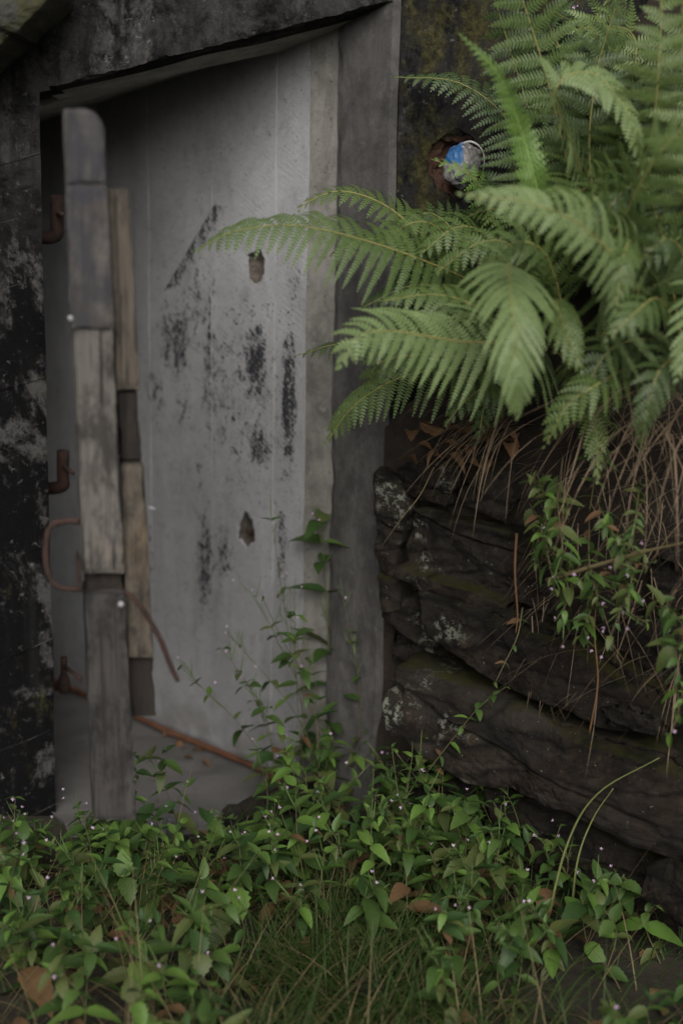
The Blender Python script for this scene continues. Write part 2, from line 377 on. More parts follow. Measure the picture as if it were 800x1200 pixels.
# left front wall cast in tilted courses, plus a core behind them
xL = -2.4
jl = [(-60, 1090, 57, 1050), (-60, 1003, 62, 944), (-60, 905, 62, 855), (-60, 802, 62, 748), (-60, 703, 60, 640), (-60, 590, 60, 540), (-60, 478, 58, 440), (-60, 360, 57, 322), (-60, 278, 56, 246), (-60, 212, 55, 176), (-60, 128, 50, 108)]
def zline(q, x):
    a = PY(q[0], q[1], 3.25); b = PY(q[2], q[3], 3.25)
    return a.z + (b.z - a.z) * (x - a.x) / (b.x - a.x)
for i in range(len(jl) - 1):
    g = -.0015; yo = 3.25 + (i % 3 - 1) * .0016 + rnd.uniform(-.0005, .0005)
    def zz(q, x): return max(zline(q, x), -0.12) if q is jl[0] else zline(q, x)
    a, b = jl[i], jl[i + 1]
    za0, za1 = (-.15, -.15) if i == 0 else (zline(a, xL) + g, zline(a, xA) + g)
    zb0, zb1 = zline(b, xL) - g, zline(b, xA) - g
    zb0 = max(zb0, za0 + .05)
    c = [vec(xL, yo, za0), vec(xA, yo, za1), vec(xL, 3.50, za0), vec(xA * 1.082, 3.50, za1),
         vec(xL, yo, zb0), vec(xA, yo, zb1), vec(xL, 3.50, zb0), vec(xA * 1.082, 3.50, zb1)]
    if i in (1, 2, 3, 4, 7, 8, 9):
        # broken pale ridge where two form boards met
        pts = [Vector((xL + (xA - xL) * (.5 + .5 * t / 70), 0, 0)) for t in range(71)]
        pts = [Vector((p.x, yo - .001, zline(a, p.x) + .003 * nz((p.x, i, 0), 14))) for p in pts]
        Vt, Ft = tube_data([p - BO for p in pts], [max(.0002, .0016 * (nz((p.x, i * 3, 0), 8) + .25 + .5 * nz((p.x, i, 5), 40))) for p in pts], 5)
        link('form_ridge', mesh('form_ridge', Vt, Ft), M_JAMB1, bunker)
    bpart('board_course', c, (60, 5, 8), M_DARK, .004, .0012)
# lintel: front face above the doorway, underside sloping with it
ztop = 2.75
zl = zline(jl[-1], xL)
c = [vec(xL, 3.250, zl - .014), vec(xA + .02, 3.250, zA - .0), vec(xL, 3.52, zl - .014), vec(xA + .02, 3.518, zA + .012), vec(xL, 3.250, ztop), vec(xA + .02, 3.250, ztop), vec(xL, 3.52, ztop), vec(xA + .02, 3.518, ztop)]
bpart('lintel', c, (60, 5, 30), M_DARK, .005, 0)
c = [vec(xA + .0005, 3.248, zA), vec(xB, 3.298, zB), vec(xA + .0005, 3.52, zA + .012), vec(xB, 3.52, zB - .02), vec(xA + .0005, 3.248, ztop), vec(xB, 3.298, ztop), vec(xA + .0005, 3.52, ztop), vec(xB, 3.52, ztop)]
bpart('lintel', c, (110, 12, 40), M_DARK, .005, .012)
c = [vec(xA - .01, 3.262, zA + .009), vec(xB + .0, 3.312, zB + .007), vec(xA - .01, 3.523, zA - .003), vec(xB, 3.523, zB - .030), vec(xA - .01, 3.262, zA + .05), vec(xB + .0, 3.312, zB + .04), vec(xA - .01, 3.523, zA + .05), vec(xB, 3.523, zB + .04)]
bpart('soffit', c, (40, 10, 1), M_SOFF, .002, .002)
# ceiling of the passage
c = [vec(-1.9, 3.525, zA - .34), vec(xB, 3.525, zB + .005), vec(-1.9, 5.2, zA - .22), vec(xB, 5.2, zB + .09), vec(-1.9, 3.522, ztop), vec(xB, 3.522, ztop), vec(-1.9, 5.2, ztop), vec(xB, 5.2, ztop)]
bpart('ceiling', c, (30, 30, 4), M_SOFF, .003, 0)
# unseen grey lining added to bounce light in the passage, then its end wall
c = [vec(-1.7, 3.503, -.2), vec(xA * 1.082 - .004, 3.503, -.2), vec(-1.7, 3.56, -.2), vec(xA * 1.10, 3.56, -.2), vec(-1.7, 3.503, zA - .02), vec(xA * 1.082 - .004, 3.503, zA + .05), vec(-1.7, 3.56, zA - .02), vec(xA * 1.10, 3.56, zA + .05)]
bpart('bounce_lining', c, (8, 2, 10), M_JAMB2, .002, 0)
c = [vec(-2.1, 3.502, -.2), vec(-1.7, 3.502, -.2), vec(-2.1, 5.2, -.2), vec(-1.7, 5.2, -.2), vec(-2.1, 3.502, 2.6), vec(-1.7, 3.502, 2.6), vec(-2.1, 5.2, 2.6), vec(-1.7, 5.2, 2.6)]
bpart('end_wall', c, (2, 10, 10), M_JAMB2, .003, 0)
# right jamb: splayed reveal then a rebate
c = [vec(xB, 3.30, -.15), vec(xB + .018, 3.294, -.15), vec(xC, 3.42, -.15), vec(xB + .018, 3.8, -.15), vec(xB, 3.30, ztop), vec(xB + .018, 3.294, ztop), vec(xC, 3.42, ztop), vec(xB + .018, 3.8, ztop)]
bpart('door_jamb', c, (2, 10, 90), M_JAMB1, .003, .001)
c = [vec(xD, 3.47, -.15), vec(xC + .03, 3.418, -.15), vec(xD + .02, 3.9, -.15), vec(xC + .01, 3.8, -.15), vec(xD, 3.47, zD + .2), vec(xC + .03, 3.418, zD + .2), vec(xD + .02, 3.9, zD + .2), vec(xC + .01, 3.8, zD + .2)]
bpart('door_rebate', c, (4, 6, 90), M_JAMB2, .0025, .0025)
# board-marked side wall of the passage
wd = Vector((xE2 - xD, yE2 - 3.47, 0)); wl = wd.length; wd.normalize(); wnrm = Vector((wd.y, -wd.x, 0)) if Vector((wd.y, -wd.x, 0)).y < 0 else Vector((-wd.y, wd.x, 0))
def onwall(px, py=500):
    d = ray(px, py); p0 = Vector((xD, 3.47, 0))
    t = (p0 - EYE).dot(wnrm) / d.dot(wnrm); return EYE + d * t
def swall(px, py=500): return (onwall(px, py) - Vector((xD, 3.47, 0))).dot(wd)
M_GRAY = m_gray_wall(); M_FIN = m_two('pale_mortar', (0.17, 0.17, 0.175), (0.32, 0.32, 0.33), 30, .9, .5)
cuts = [0.0, swall(321), swall(249), swall(177), swall(161), swall(118), swall(70), wl]
offs = [0.000, 0.0035, 0.001, 0.003, -0.003, 0.002, 0.0]
boards = []
for i in range(7):
    s0, s1 = cuts[i] + .0001, cuts[i + 1] - .0001
    P0 = Vector((xD, 3.47, 0)) + wd * s0 + wnrm * offs[i]; P1 = Vector((xD, 3.47, 0)) + wd * s1 + wnrm * offs[i]
    def top(s): return zD + .01 + (zE + .01 - zD) * s / ((Vector((xE, 4.34, 0)) - Vector((xD, 3.47, 0))).length)
    Q0, Q1 = P0 - wnrm * .2, P1 - wnrm * .2
    c = [vec(P1.x, P1.y, -.1), vec(P0.x, P0.y, -.1), vec(Q1.x, Q1.y, -.1), vec(Q0.x, Q0.y, -.1),
         vec(P1.x, P1.y, top(s1) + .22), vec(P0.x, P0.y, top(s0) + .22), vec(Q1.x, Q1.y, top(s1) + .22), vec(Q0.x, Q0.y, top(s0) + .22)]
    boards.append(bpart('cast_board', c, (5, 2, 80), M_GRAY, .0022, .0005, 5))
    if i in (1, 2, 3):
        # mortar fin squeezed out between two boards
        e = Vector((xD, 3.47, 0)) + wd * cuts[i] + wnrm * .003
        pts = [vec(e.x, e.y, z) + wnrm * .001 * nz((e.x, 0, z), 9) + wd * .0015 * nz((e.x, 3, z), 5) for z in [0.02 + t * (top(cuts[i]) - .02) / 60 for t in range(61)]]
        Vt, Ft = tube_data([p - BO for p in pts], [max(.0003, 0.0009 + 0.0016 * nz(p, 7, 3) + .0008 * nz(p, 30)) for p in pts], 5)
        link('mortar_fin', mesh('mortar_fin', Vt, Ft), M_FIN, bunker)
# holes broken into the wall
def carve(obj, p, r, seed, squash, depth_dir, lining_mat, lname):
    bm = bmesh.new(); bmesh.ops.create_icosphere(bm, subdivisions=4, radius=1)
    side = depth_dir.cross(Vector((0, 0, 1))).normalized()
    for v in bm.verts:
        q = v.co.copy(); k = 1 + .32 * nz(q, 1.7, seed) + .12 * nz(q, 5, seed)
        v.co = (side * q.x * squash[0] + depth_dir * q.y * squash[1] + Vector((0, 0, 1)) * q.z * squash[2]) * r * k + (p - BO)
    cm = bpy.data.meshes.new('cut'); bm.to_mesh(cm)
    co = bpy.data.objects.new('cut', cm); COL.objects.link(co)
    co.parent = bunker
    bpy.context.view_layer.update()
    md = obj.modifiers.new('b', 'BOOLEAN'); md.operation = 'DIFFERENCE'; md.object = co; md.solver = 'EXACT'
    dg = bpy.context.evaluated_depsgraph_get(); dg.update()
    new = bpy.data.meshes.new_from_object(obj.evaluated_get(dg))
    obj.modifiers.clear()
    if len(new.polygons) > 10: obj.data = new
    bpy.data.objects.remove(co)
    # lining: the inner half of the broken pocket
    c0 = p - BO
    for v in bm.verts: v.co = c0 + (v.co - c0) * .985
    kill = [v for v in bm.verts if (v.co - c0).dot(depth_dir) < r * squash[1] * .12]
    bmesh.ops.delete(bm, geom=kill, context='VERTS')
    bmesh.ops.reverse_faces(bm, faces=bm.faces[:])
    lm = bpy.data.meshes.new(lname); bm.to_mesh(lm); bm.free()
    return link(lname, lm, lining_mat, bunker)
M_HOLE = m_two('broken_pocket', (0.03, 0.026, 0.022), (0.12, 0.10, 0.085), 40, .95, .9)
for px, py, sd in ((301, 312, 2), (289, 622, 6)):
    p = onwall(px, py)
    carve(boards[1], p + wnrm * .006, .038, sd, (.85, .9, 1.15), -wnrm, M_HOLE, 'tie_hole')
# rusted tie stub in the lower hole
p = onwall(291, 624) - BO
Vt, Ft = tube_data([p - wnrm * .02 + Vector((0, 0, -.004)), p + wnrm * .006 + Vector((.002, 0, .002))], .007, 7)
link('tie_stub', mesh('tie_stub', Vt, Ft), M_RUST, bunker)
# right front wall, with a broken hole
c = [vec(xB + .0185, 3.304, -.2), vec(2.6, 3.26, -.2), vec(xB + .021, 3.8, -.2), vec(2.6, 3.8, -.2), vec(xB + .0185, 3.304, ztop), vec(2.6, 3.26, ztop), vec(xB + .021, 3.8, ztop), vec(2.6, 3.8, ztop)]
rw = bpart('right_wall', c, (70, 6, 80), M_MOSSW, .007, .004)
hp = PY(537, 192, 3.30)
carve(rw, hp, .062, 11, (1.0, 1.0, 1.12), Vector((0, 1, 0)), m_two('rusty_pocket', (0.025, 0.014, 0.010), (0.10, 0.05, 0.032), 25, .95, .9), 'wall_hole')
# pintle hinge pins cast into the left jamb
def pin(px, py0, py1, pxw, mat=M_RUST, Y=3.40, r=.016, name='hinge_pin', up=True):
    a = PY(pxw, py1, Y); b = PY(px, py1, Y); t = PY(px, py0, Y)
    bend = [a, a.lerp(b, .6), b + (t - b) * .08, b + (t - b) * .3, t]
    Vt, Ft = tube_data([q - BO for q in spline(bend, 14)], r, 8)
    return link(name, mesh(name, Vt, Ft, True), mat, bunker)
pin(67, 228, 278, 46); pin(74, 528, 572, 46); pin(75, 770, 806, 52, r=.009)
# collar on the lowest pin
Vt, Ft = tube_data([PY(75, 812, 3.40) - BO, PY(75, 806, 3.40) - BO, PY(75, 798, 3.40) - BO, PY(75, 790, 3.40) - BO], [.010, .0165, .0165, .010], 9)
link('pin_collar', mesh('pin_collar', Vt, Ft, True), M_RUST, bunker)
# floor slab of the passage
fx0, fx1 = -1.75, xD + .0
c = [vec(-.640, 3.14, -.2), vec(xC - .10, 3.20, -.2), vec(-1.9, 5.2, -.2), vec(xB, 5.2, -.2), vec(-.640, 3.14, .012), vec(xC - .10, 3.20, .012), vec(-1.9, 5.2, .012), vec(xB, 5.2, .012)]
fl = link('floor_slab', hexmesh('floor_slab', c, (50, 40, 2), .010, .03, 9), M_FLOOR); tag(fl, 'grey concrete floor slab inside the bunker doorway', 'floor', kind='structure')

# rusty bar on the floor along the wall
pts = [PZ(60, 797, .026), PZ(120, 822, .026), PZ(200, 858, .026), PZ(255, 880, .026), PZ(320, 908, .026)]
Vt, Ft = tube_data([p - pts[2] for p in spline(pts, 30)], .0085, 8)
tag(link('iron_bar', mesh('iron_bar', Vt, Ft, True), M_RUSTB, loc=pts[2]), 'thin rusty orange iron bar lying on the floor along the grey wall', 'bar')
# rusty pipe stub outside the left wall
b = PZ(76, 1040, 0.0); b.y = 3.12; b = PY(76, 1045, 3.12)
st = empty('pipe_stub', b, 'short rusty brown pipe stub standing beside the black wall', 'pipe')
h = PY(76, 994, 3.12).z - b.z
Vt, Ft = tube_data([Vector((0, 0, 0)), Vector((0, 0, h * .5)), Vector((.001, 0, h)), Vector((.001, 0, h)), Vector((.001, 0, h - .02))], [.0125, .0125, .0125, .009, .009], 10)
link('pipe', mesh('pipe', Vt, Ft, True), M_RUST, st)
c = [Vector((x, y, z)) for z in (-.03, .055) for y in (-.01, -.002) for x in (-.07, .0)]
c[4].z -= .03
link('flange', hexmesh('flange', c, (6, 1, 6), .003, .004), M_RUST, st, Vector((0, -.008, 0)))

# ------------------------------------------------------------------ the wooden gate, standing open towards the viewer
YG = 2.44
go = PY(135, 962, YG)
gate = empty('wooden_gate', go, 'weathered grey timber gate standing open, seen along its edge', 'gate')
gd = (PY(98, 550, 3.28) - PY(118, 550, YG)); gd.z = 0; gd.normalize()     # from free edge to hinges
gs = Vector((gd.y, -gd.x, 0))
def lean(py, a0, a1): return a0 + (a1 - a0) * (py - 125) / (962 - 125)
def gblock(name, xl, xr, py0, py1, d0, d1, mat, parent=gate, seg=(6, 4, 24), bev=.0015, Y=YG, amp=.0016, xl2=None, xr2=None):
    xl2 = xl if xl2 is None else xl2; xr2 = xr if xr2 is None else xr2
    tl, tr, bl, br = PY(xl, py0, Y), PY(xr, py0, Y), PY(xl2, py1, Y), PY(xr2, py1, Y)
    c = [bl + gd * d0, br + gd * d0, bl + gd * d1, br + gd * d1, tl + gd * d0, tr + gd * d0, tl + gd * d1, tr + gd * d1]
    o = link(name, hexmesh(name, c, seg, amp, .004, 14, go, bev=bev), mat, parent)
    o.data.polygons.foreach_set('use_smooth', [False] * len(o.data.polygons)); return o
def L1(py): return lean(py, 74, 109)
def R1(py): return lean(py, 121, 161)
def stile(py0, py1, mat, d0=0.0, d1=.10, dl=0, dr=0, name='stile', **k):
    return gblock(name, L1(py0) + dl, R1(py0) + dr, py0, py1, d0, d1, mat, xl2=L1(py1) + dl, xr2=R1(py1) + dr, **k)
# rounded top corner, then one long stile with a painted cover board nailed over its upper part
o = stile(127, 674, M_WOOD, d0=.003, seg=(12, 4, 70), bev=.0015)
o2 = stile(127, 216, M_WOODP, d0=-.002, d1=.012, dl=-.5, dr=.5, name='cover_board', seg=(12, 2, 16), bev=.001)
tz = PY(100, 127, YG).z - go.z; xr_ = PY(121, 170, YG).x - go.x
for ob in (o, o2):
    for v in ob.data.vertices:
        k = (v.co.z - (tz - .04)) / .04
        if k > 0 and v.co.x > xr_ - .03:
            v.co.x -= max(0, (v.co.x - (xr_ - .03))) * (1 - math.sqrt(max(0, 1 - min(1, k) ** 2)))
stile(216.5, 386, M_WOODP, d0=-.005, d1=.012, dl=-1.5, dr=1.5, name='cover_board', seg=(6, 2, 30), bev=.002)
stile(672, 697, M_WOODD, d0=.025, dl=3, dr=-2, name='stile_notch', seg=(4, 2, 3))
stile(695.5, 962, M_WOODL, dl=0, dr=0, seg=(6, 4, 40), bev=.0015)
def L2(py): return 126 + (155 - 126) * (py - 220) / (852 - 220)
def R2(py): return 154 + (187 - 154) * (py - 220) / (852 - 220)
def batten(py0, py1, mat, d0, d1, name='batten', dl=0, dr=0):
    return gblock(name, L2(py0) + dl, R2(py0) + dr, py0, py1, d0, d1, mat, xl2=L2(py1) + dl, xr2=R2(py1) + dr)
batten(220, 461, M_WOODB, .03, .13); batten(460, 547, M_WOODD, .045, .85, 'ledge', 0, -1)
batten(547, 777, M_WOODB, .03, .13, dl=0, dr=0); batten(776, 852, M_WOODD, .045, .85, 'ledge')
# planks between the free edge and the hinge side
npl = 7
for i in range(npl):
    y0 = 150 + i * (930 - 150) / npl; y1 = y0 + (930 - 150) / npl - 3
    cxs = lambda q: (L1(q) + R1(q)) / 2
    gblock('plank', cxs(y0) - 8, cxs(y0) + 14, y0, y1, 103e-3, .90, M_WOOD, xl2=cxs(y1) - 8, xr2=cxs(y1) + 14, seg=(2, 20, 6))
# strap hinges reaching the pins
for py, xw in ((250, 67), (545, 74), (780, 75)):
    a = PY(L1(py) + 10, py, YG) + gd * .88; e = PY(xw, py, 3.40)
    a.z = e.z; c0 = e
    Vt, Ft = tube_data([a - go, a.lerp(c0, .7) - go, c0 - go + Vector((0, 0, -.0))], [.005, .005, .006], 6)
    link('strap_hinge', mesh('strap_hinge', Vt, Ft, True), M_RUST, gate)
# C handle with its back plate
pts = [PY(94, 611, YG + .02), PY(76, 611, YG + .02), PY(60, 617, YG + .02), PY(54, 640, YG + .02), PY(56, 668, YG + .02), PY(66, 686, YG + .02), PY(84, 690, YG + .02), PY(96, 690, YG + .02)]
Vt, Ft = tube_data([p - go for p in spline(pts, 40)], [.0056 + .0012 * nz((i, 0, 0), .4) for i in range(41)], 8)
hd = link('handle', mesh('handle', Vt, Ft, True), M_RUST, gate)
tag(hd, 'rusty C shaped iron handle')
gblock('handle_plate', 89.5, 94, 648, 697, -.006, .05, M_RUST, hd, (1, 3, 5), .001, xl2=92, xr2=97)
# hanging hook
pts = [PY(146, 694, YG - .005), PY(158, 702, YG - .012), PY(174, 724, YG - .012), PY(189, 752, YG - .01), PY(200, 780, YG), PY(209, 799, YG)]
Vt, Ft = tube_data([p - go for p in spline(pts, 30)], [.0052 + .0011 * nz((i, 5, 0), .4) for i in range(29)] + [.0046, .003], 8)
tag(link('hook', mesh('hook', Vt, Ft, True), M_RUST, gate), 'bent rusty hook hanging from the gate edge')
for px, py, r_ in ((83, 373, .0052), (142, 708, .0056)):
    p = PY(px, py, YG) - go
    Vt, Ft = tube_data([p + gd * .01, p - gd * .003, p - gd * .006], [r_, r_, r_ * .5], 10)
    link('screw', mesh('screw', Vt, Ft, True), M_METAL, gate)
p = PY(176, 603, YG) - go
Vt, Ft = tube_data([p + gd * .06, p + gd * .06 + Vector((.014, 0, -.002))], .0020, 6)
link('nail', mesh('nail', Vt, Ft, True), M_METAL, gate)

M_MOSSB = m_two('mossy_stone', (0.015, 0.015, 0.008), (0.042, 0.041, 0.017), 9, .95, .8, 7, (0.035, 0.034, 0.03), .50)
# ------------------------------------------------------------------ stone revetment
def Yr(px): return 3.17 - (px - 440) / 360 * 0.42
def rock(poly, label, dY=0.0, thick=.16, seed=0, rough=1.0, mat=M_ROCK, name='rock', n=190, m=44, yfix=None, boxy=.30):
    W = [PY(x, y, (yfix if yfix else Yr(x)) + dY) for x, y in poly]
    cen = sum(W, Vector((0, 0, 0))) / len(W)
    # plane axes: along the face (x, tilting with depth) and up
    ex = Vector((W[max(range(len(W)), key=lambda i: W[i].x)] - W[min(range(len(W)), key=lambda i: W[i].x)])); ex.z = 0; ex.normalize()
    ez = Vector((0, 0, 1)); en = ez.cross(ex)          # en points away from the viewer when ex is +x
    if en.y < 0: en = -en
    flat = [((p - cen).dot(ex), (p - cen).dot(ez)) for p in W]
    def rad(th):
        dx, dz = math.cos(th), math.sin(th); best = 0
        for i in range(len(flat)):
            (x0, z0), (x1, z1) = flat[i], flat[(i + 1) % len(flat)]
            ax_, az = x1 - x0, z1 - z0; den = dx * az - dz * ax_
            if abs(den) < 1e-9: continue
            t = (x0 * az - z0 * ax_) / den; u = (x0 * dz - z0 * dx) / den
            if -1e-6 <= u <= 1 + 1e-6 and t > best: best = t
        return best
    V = []; F = []
    prof = [(k / 46 * .965, -1 + .08 * (k / 46) ** 4) for k in range(47)] + [(.985, -.88), (.997, -.7), (1.0, -.45), (1.0, 0), (.98, .5), (.85, .95), (.0, 1.0)]
    m = len(prof) - 1
    for cr, sn in prof:
        for i in range(n):
            th = 2 * math.pi * i / n; r = rad(th) * (1.0 + .03 * noise.noise(Vector((math.cos(th) * 4, math.sin(th) * 4, seed))))
            p = cen + ex * r * math.cos(th) * cr + ez * r * math.sin(th) * cr + en * (thick * sn + thick)
            q = p.z * .94 + p.x * .34           # across the beds, which dip to the right
            st = q * 8 + seed * 3.1 + .35 * noise.noise(Vector((p.x * 5, q * 3, seed))); fl_ = math.floor(st); fr = st - fl_
            h0 = noise.cell(Vector((fl_ + .5, seed + .5, .5))); h1 = noise.cell(Vector((fl_ + 1.5, seed + .5, .5)))
            e_ = max(0, min(1, (fr - .90) / .10)); bed = .024 * (h0 + (h1 - h0) * e_) - .012 - (.008 if .92 < fr < .99 else 0)
            d = fbm(p, 3.5, seed, 3) * .014 + fbm(p, 24, seed, 5) * .008 + fbm(p, 75, seed, 3) * .0025 + .010 * noise.noise(Vector((p.x * 9 + q * 3, q * 9, seed))) + bed
            out = (ex * math.cos(th) * (cr if cr > .9 else 0) * .6 + ez * math.sin(th) * (cr if cr > .9 else 0) * .6 + en * (sn if abs(sn) > .05 else .05)).normalized()
            V.append(p + out * d * rough - cen)
    for j in range(m):
        for i in range(n):
            F.append((j * n + i, j * n + (i + 1) % n, (j + 1) * n + (i + 1) % n, (j + 1) * n + i))
    me = mesh(name, V, F, True)
    bm = bmesh.new(); bm.from_mesh(me); bmesh.ops.remove_doubles(bm, verts=bm.verts[:], dist=.0004); bmesh.ops.recalc_face_normals(bm, faces=bm.faces[:]); bm.to_mesh(me); bm.free()
    me.polygons.foreach_set('use_smooth', [True] * len(me.polygons))
    return tag(link(name, me, mat, loc=cen), label, 'rock')
rock([(461, 548), (490, 538), (524, 545), (526, 575), (519, 596), (492, 590), (472, 582)], 'small dark rock at the top of the stone bank beside the door jamb', seed=1, dY=.02, thick=.1)
rock([(524, 577), (536, 560), (558, 545), (586, 556), (604, 592), (586, 618), (552, 606), (527, 596)], 'angular dark rock under the overhanging straw, resting on the lichen-marked slab', seed=2, thick=.12)
rock([(474, 595), (505, 606), (545, 612), (590, 622), (640, 650), (668, 700), (664, 738), (610, 716), (560, 714), (508, 703), (466, 678), (458, 640)], 'broad brown-grey rock slab spotted with pale lichen in the stone bank', seed=3, dY=-.02, thick=.14)
rock([(484, 694), (520, 706), (600, 716), (662, 742), (740, 790), (796, 852), (772, 864), (700, 852), (640, 834), (562, 800), (517, 774), (502, 745)], 'long grey rock slab dipping to the right across the stone bank', seed=4, dY=-.05, thick=.15)
rock([(443, 815), (458, 780), (520, 795), (600, 828), (700, 862), (800, 890), (860, 960), (860, 1030), (790, 1012), (735, 990), (670, 955), (600, 922), (540, 922), (470, 892), (443, 864)], 'largest rust-brown boulder at the base of the stone bank', seed=5, dY=-.07, thick=.18, n=240)
rock([(562, 925), (640, 942), (720, 990), (800, 1020), (850, 1060), (800, 1085), (720, 1062), (640, 1020), (572, 975)], 'black shaded rock under the largest boulder', seed=6, dY=.0, thick=.14)
rock([(755, 1018), (800, 1010), (860, 1040), (860, 1110), (790, 1085), (752, 1055)], 'moss-topped stone beneath the largest boulder', seed=7, dY=-.08, thick=.1)
rock([(447, 702), (482, 700), (503, 748), (516, 788), (470, 788), (446, 780)], 'mossy dark stone wedged between the slabs beside the jamb', seed=8, dY=.05, thick=.1)
rock([(441, 560), (470, 578), (476, 600), (462, 660), (470, 715), (446, 720), (439, 640)], 'upright stone crusted with pale lichen against the door jamb', seed=9, dY=.04, thick=.08)
rock([(686, 832), (728, 826), (782, 852), (776, 872), (738, 868), (694, 856)], 'small flat brown stone lying on the largest boulder', seed=10, dY=-.12, thick=.07)
rock([(690, 735), (760, 715), (840, 740), (860, 840), (800, 850), (740, 792)], 'dark rock beneath the trailing weeds at the end of the bank', seed=11, dY=-.01, thick=.13)
rock([(740, 660), (800, 640), (860, 660), (860, 740), (770, 718)], 'grey rock half hidden under straw and weeds on the bank', seed=12, dY=.0, thick=.12)
rock([(500, 905), (545, 918), (562, 960), (556, 1010), (510, 1000), (470, 940), (455, 900)], 'low dark stone half buried in the weeds under the bank', seed=13, dY=.04, thick=.1)
# loose stone in the grass
rock([(395, 1172), (420, 1150), (446, 1152), (468, 1178), (478, 1215), (400, 1220)], 'flat broken grey stone lying in the grass', seed=14, yfix=2.50, thick=.05)

# ------------------------------------------------------------------ earth bank behind the stones
V = []; F = []
nu, nvv = 80, 46
for i in range(nu + 1):
    X = 0.10 + 1.9 * i / nu
    px = 400 + X / 3.0 * FPX
    yf = Yr(min(px, 1100)) + .13
    zt = 0.98 + .20 * max(0, X - .1)
    rise = max(0, min(1, (X - .22) / .6)); rise = rise * rise * (3 - 2 * rise)
    prof = [(yf + .02, -.12), (yf + .02, .25), (yf + .03, .55), (yf - .01, .80), (yf + .0, zt - .03), (yf + .07, zt + .06), (3.28 * .5 + yf * .5, zt + .12 + .3 * rise), (3.285, zt + .16 + .85 * rise)]
    P = spline([Vector((X, a, b)) for a, b in prof], nvv)
    for p in P:
        d = .03 * fbm(p, 4, 2) + .012 * fbm(p, 16, 5)
        V.append(p + Vector((d * .3, -abs(d) * .6, d)))
for i in range(nu):
    for j in range(nvv):
        a = i * (nvv + 1) + j; F.append((a, a + nvv + 1, a + nvv + 2, a + 1))
tag(link('bank', mesh('bank', V, F, True), M_SOIL), 'dark earth bank behind the stones and ferns', 'bank', kind='structure')

# ------------------------------------------------------------------ plastic bag stuffed in the hole
def m_bag():
    k = NT('printed_plastic')
    X, Y, Z = k.sep()
    blue = k.math('MULTIPLY', k.math('SUBTRACT', 1.0, k.range(X, -.004, .002)), k.range(Z, .000, .004))
    wht = k.ramp(k.noise(60, 4, .7, k.mapv((1, 1, 1), loc=(2, 0, 0))), .56, .60)
    top = k.range(Z, .034, .038)
    c = k.mix(k.noise(30, 5), (0.13, 0.125, 0.115), (0.27, 0.26, 0.245))
    br = k.n('TexBrick'); br.offset = 0.0; br.inputs['Scale'].default_value = 1; br.inputs['Mortar Size'].default_value = .0011; br.inputs['Brick Width'].default_value = .0085; br.inputs['Row Height'].default_value = .0085
    br.inputs['Color1'].default_value = (0, 0, 0, 1); br.inputs['Color2'].default_value = (0, 0, 0, 1); br.inputs['Mortar'].default_value = (1, 1, 1, 1)
    k.l(k.mapv((1, 1, 1), (R(90), 0, 0)), br.inputs['Vector'])
    grid = k.math('MULTIPLY', br.outputs['Color'], k.math('SUBTRACT', 1.0, k.range(Z, .018, .02)))
    c = k.mix(k.math('MULTIPLY', grid, .3), c, (0.10, 0.13, 0.22))
    c = k.mix(blue, c, (0.03, 0.10, 0.24))
    c = k.mix(k.math('MULTIPLY', top, wht), c, (0.62, 0.62, 0.64))
    c = k.mix(k.math('MULTIPLY', k.ramp(k.noise(18, 5, .7), .52, .68), .55), c, (0.16, 0.13, 0.10))
    k.bump(k.noise(45, 6, .6), .5, .006)
    return k.fin(c, .4)
bm = bmesh.new(); bmesh.ops.create_icosphere(bm, subdivisions=5, radius=1)
for v in bm.verts:
    q = v.co.copy()
    k = 1 + .16 * nz(q, 1.6, 4) + .20 * abs(nz(q, 3, 2)) - .10 * abs(nz(q, 6, 8)) + .04 * nz(q, 14, 8)
    v.co = Vector((q.x * .039, q.y * .042, q.z * .048)) * k
    v.co.x += v.co.z * .05
bme = bpy.data.meshes.new('plastic_bag'); bm.to_mesh(bme); bm.free()
bme.polygons.foreach_set('use_smooth', [True] * len(bme.polygons))
bagp = PY(541, 193, 3.27)
bag = empty('plastic_bag', bagp, 'crumpled white and blue plastic bag stuffed in the wall hole', 'bag')
bo = link('bag_body', bme, m_bag(), bag)
pts = [PY(542, 168, 3.24), PY(552, 166, 3.22), PY(562, 172, 3.215), PY(567, 184, 3.22), PY(566, 200, 3.24)]
Vt, Ft = tube_data([p - bagp for p in spline(pts, 20)], [.003 - .0001 * i for i in range(21)], 6)
link('bag_strip', mesh('bag_strip', Vt, Ft, True), m_two('white_film', (0.45, 0.44, 0.42), (0.6, 0.58, 0.56), 30, .5, .2), bag)

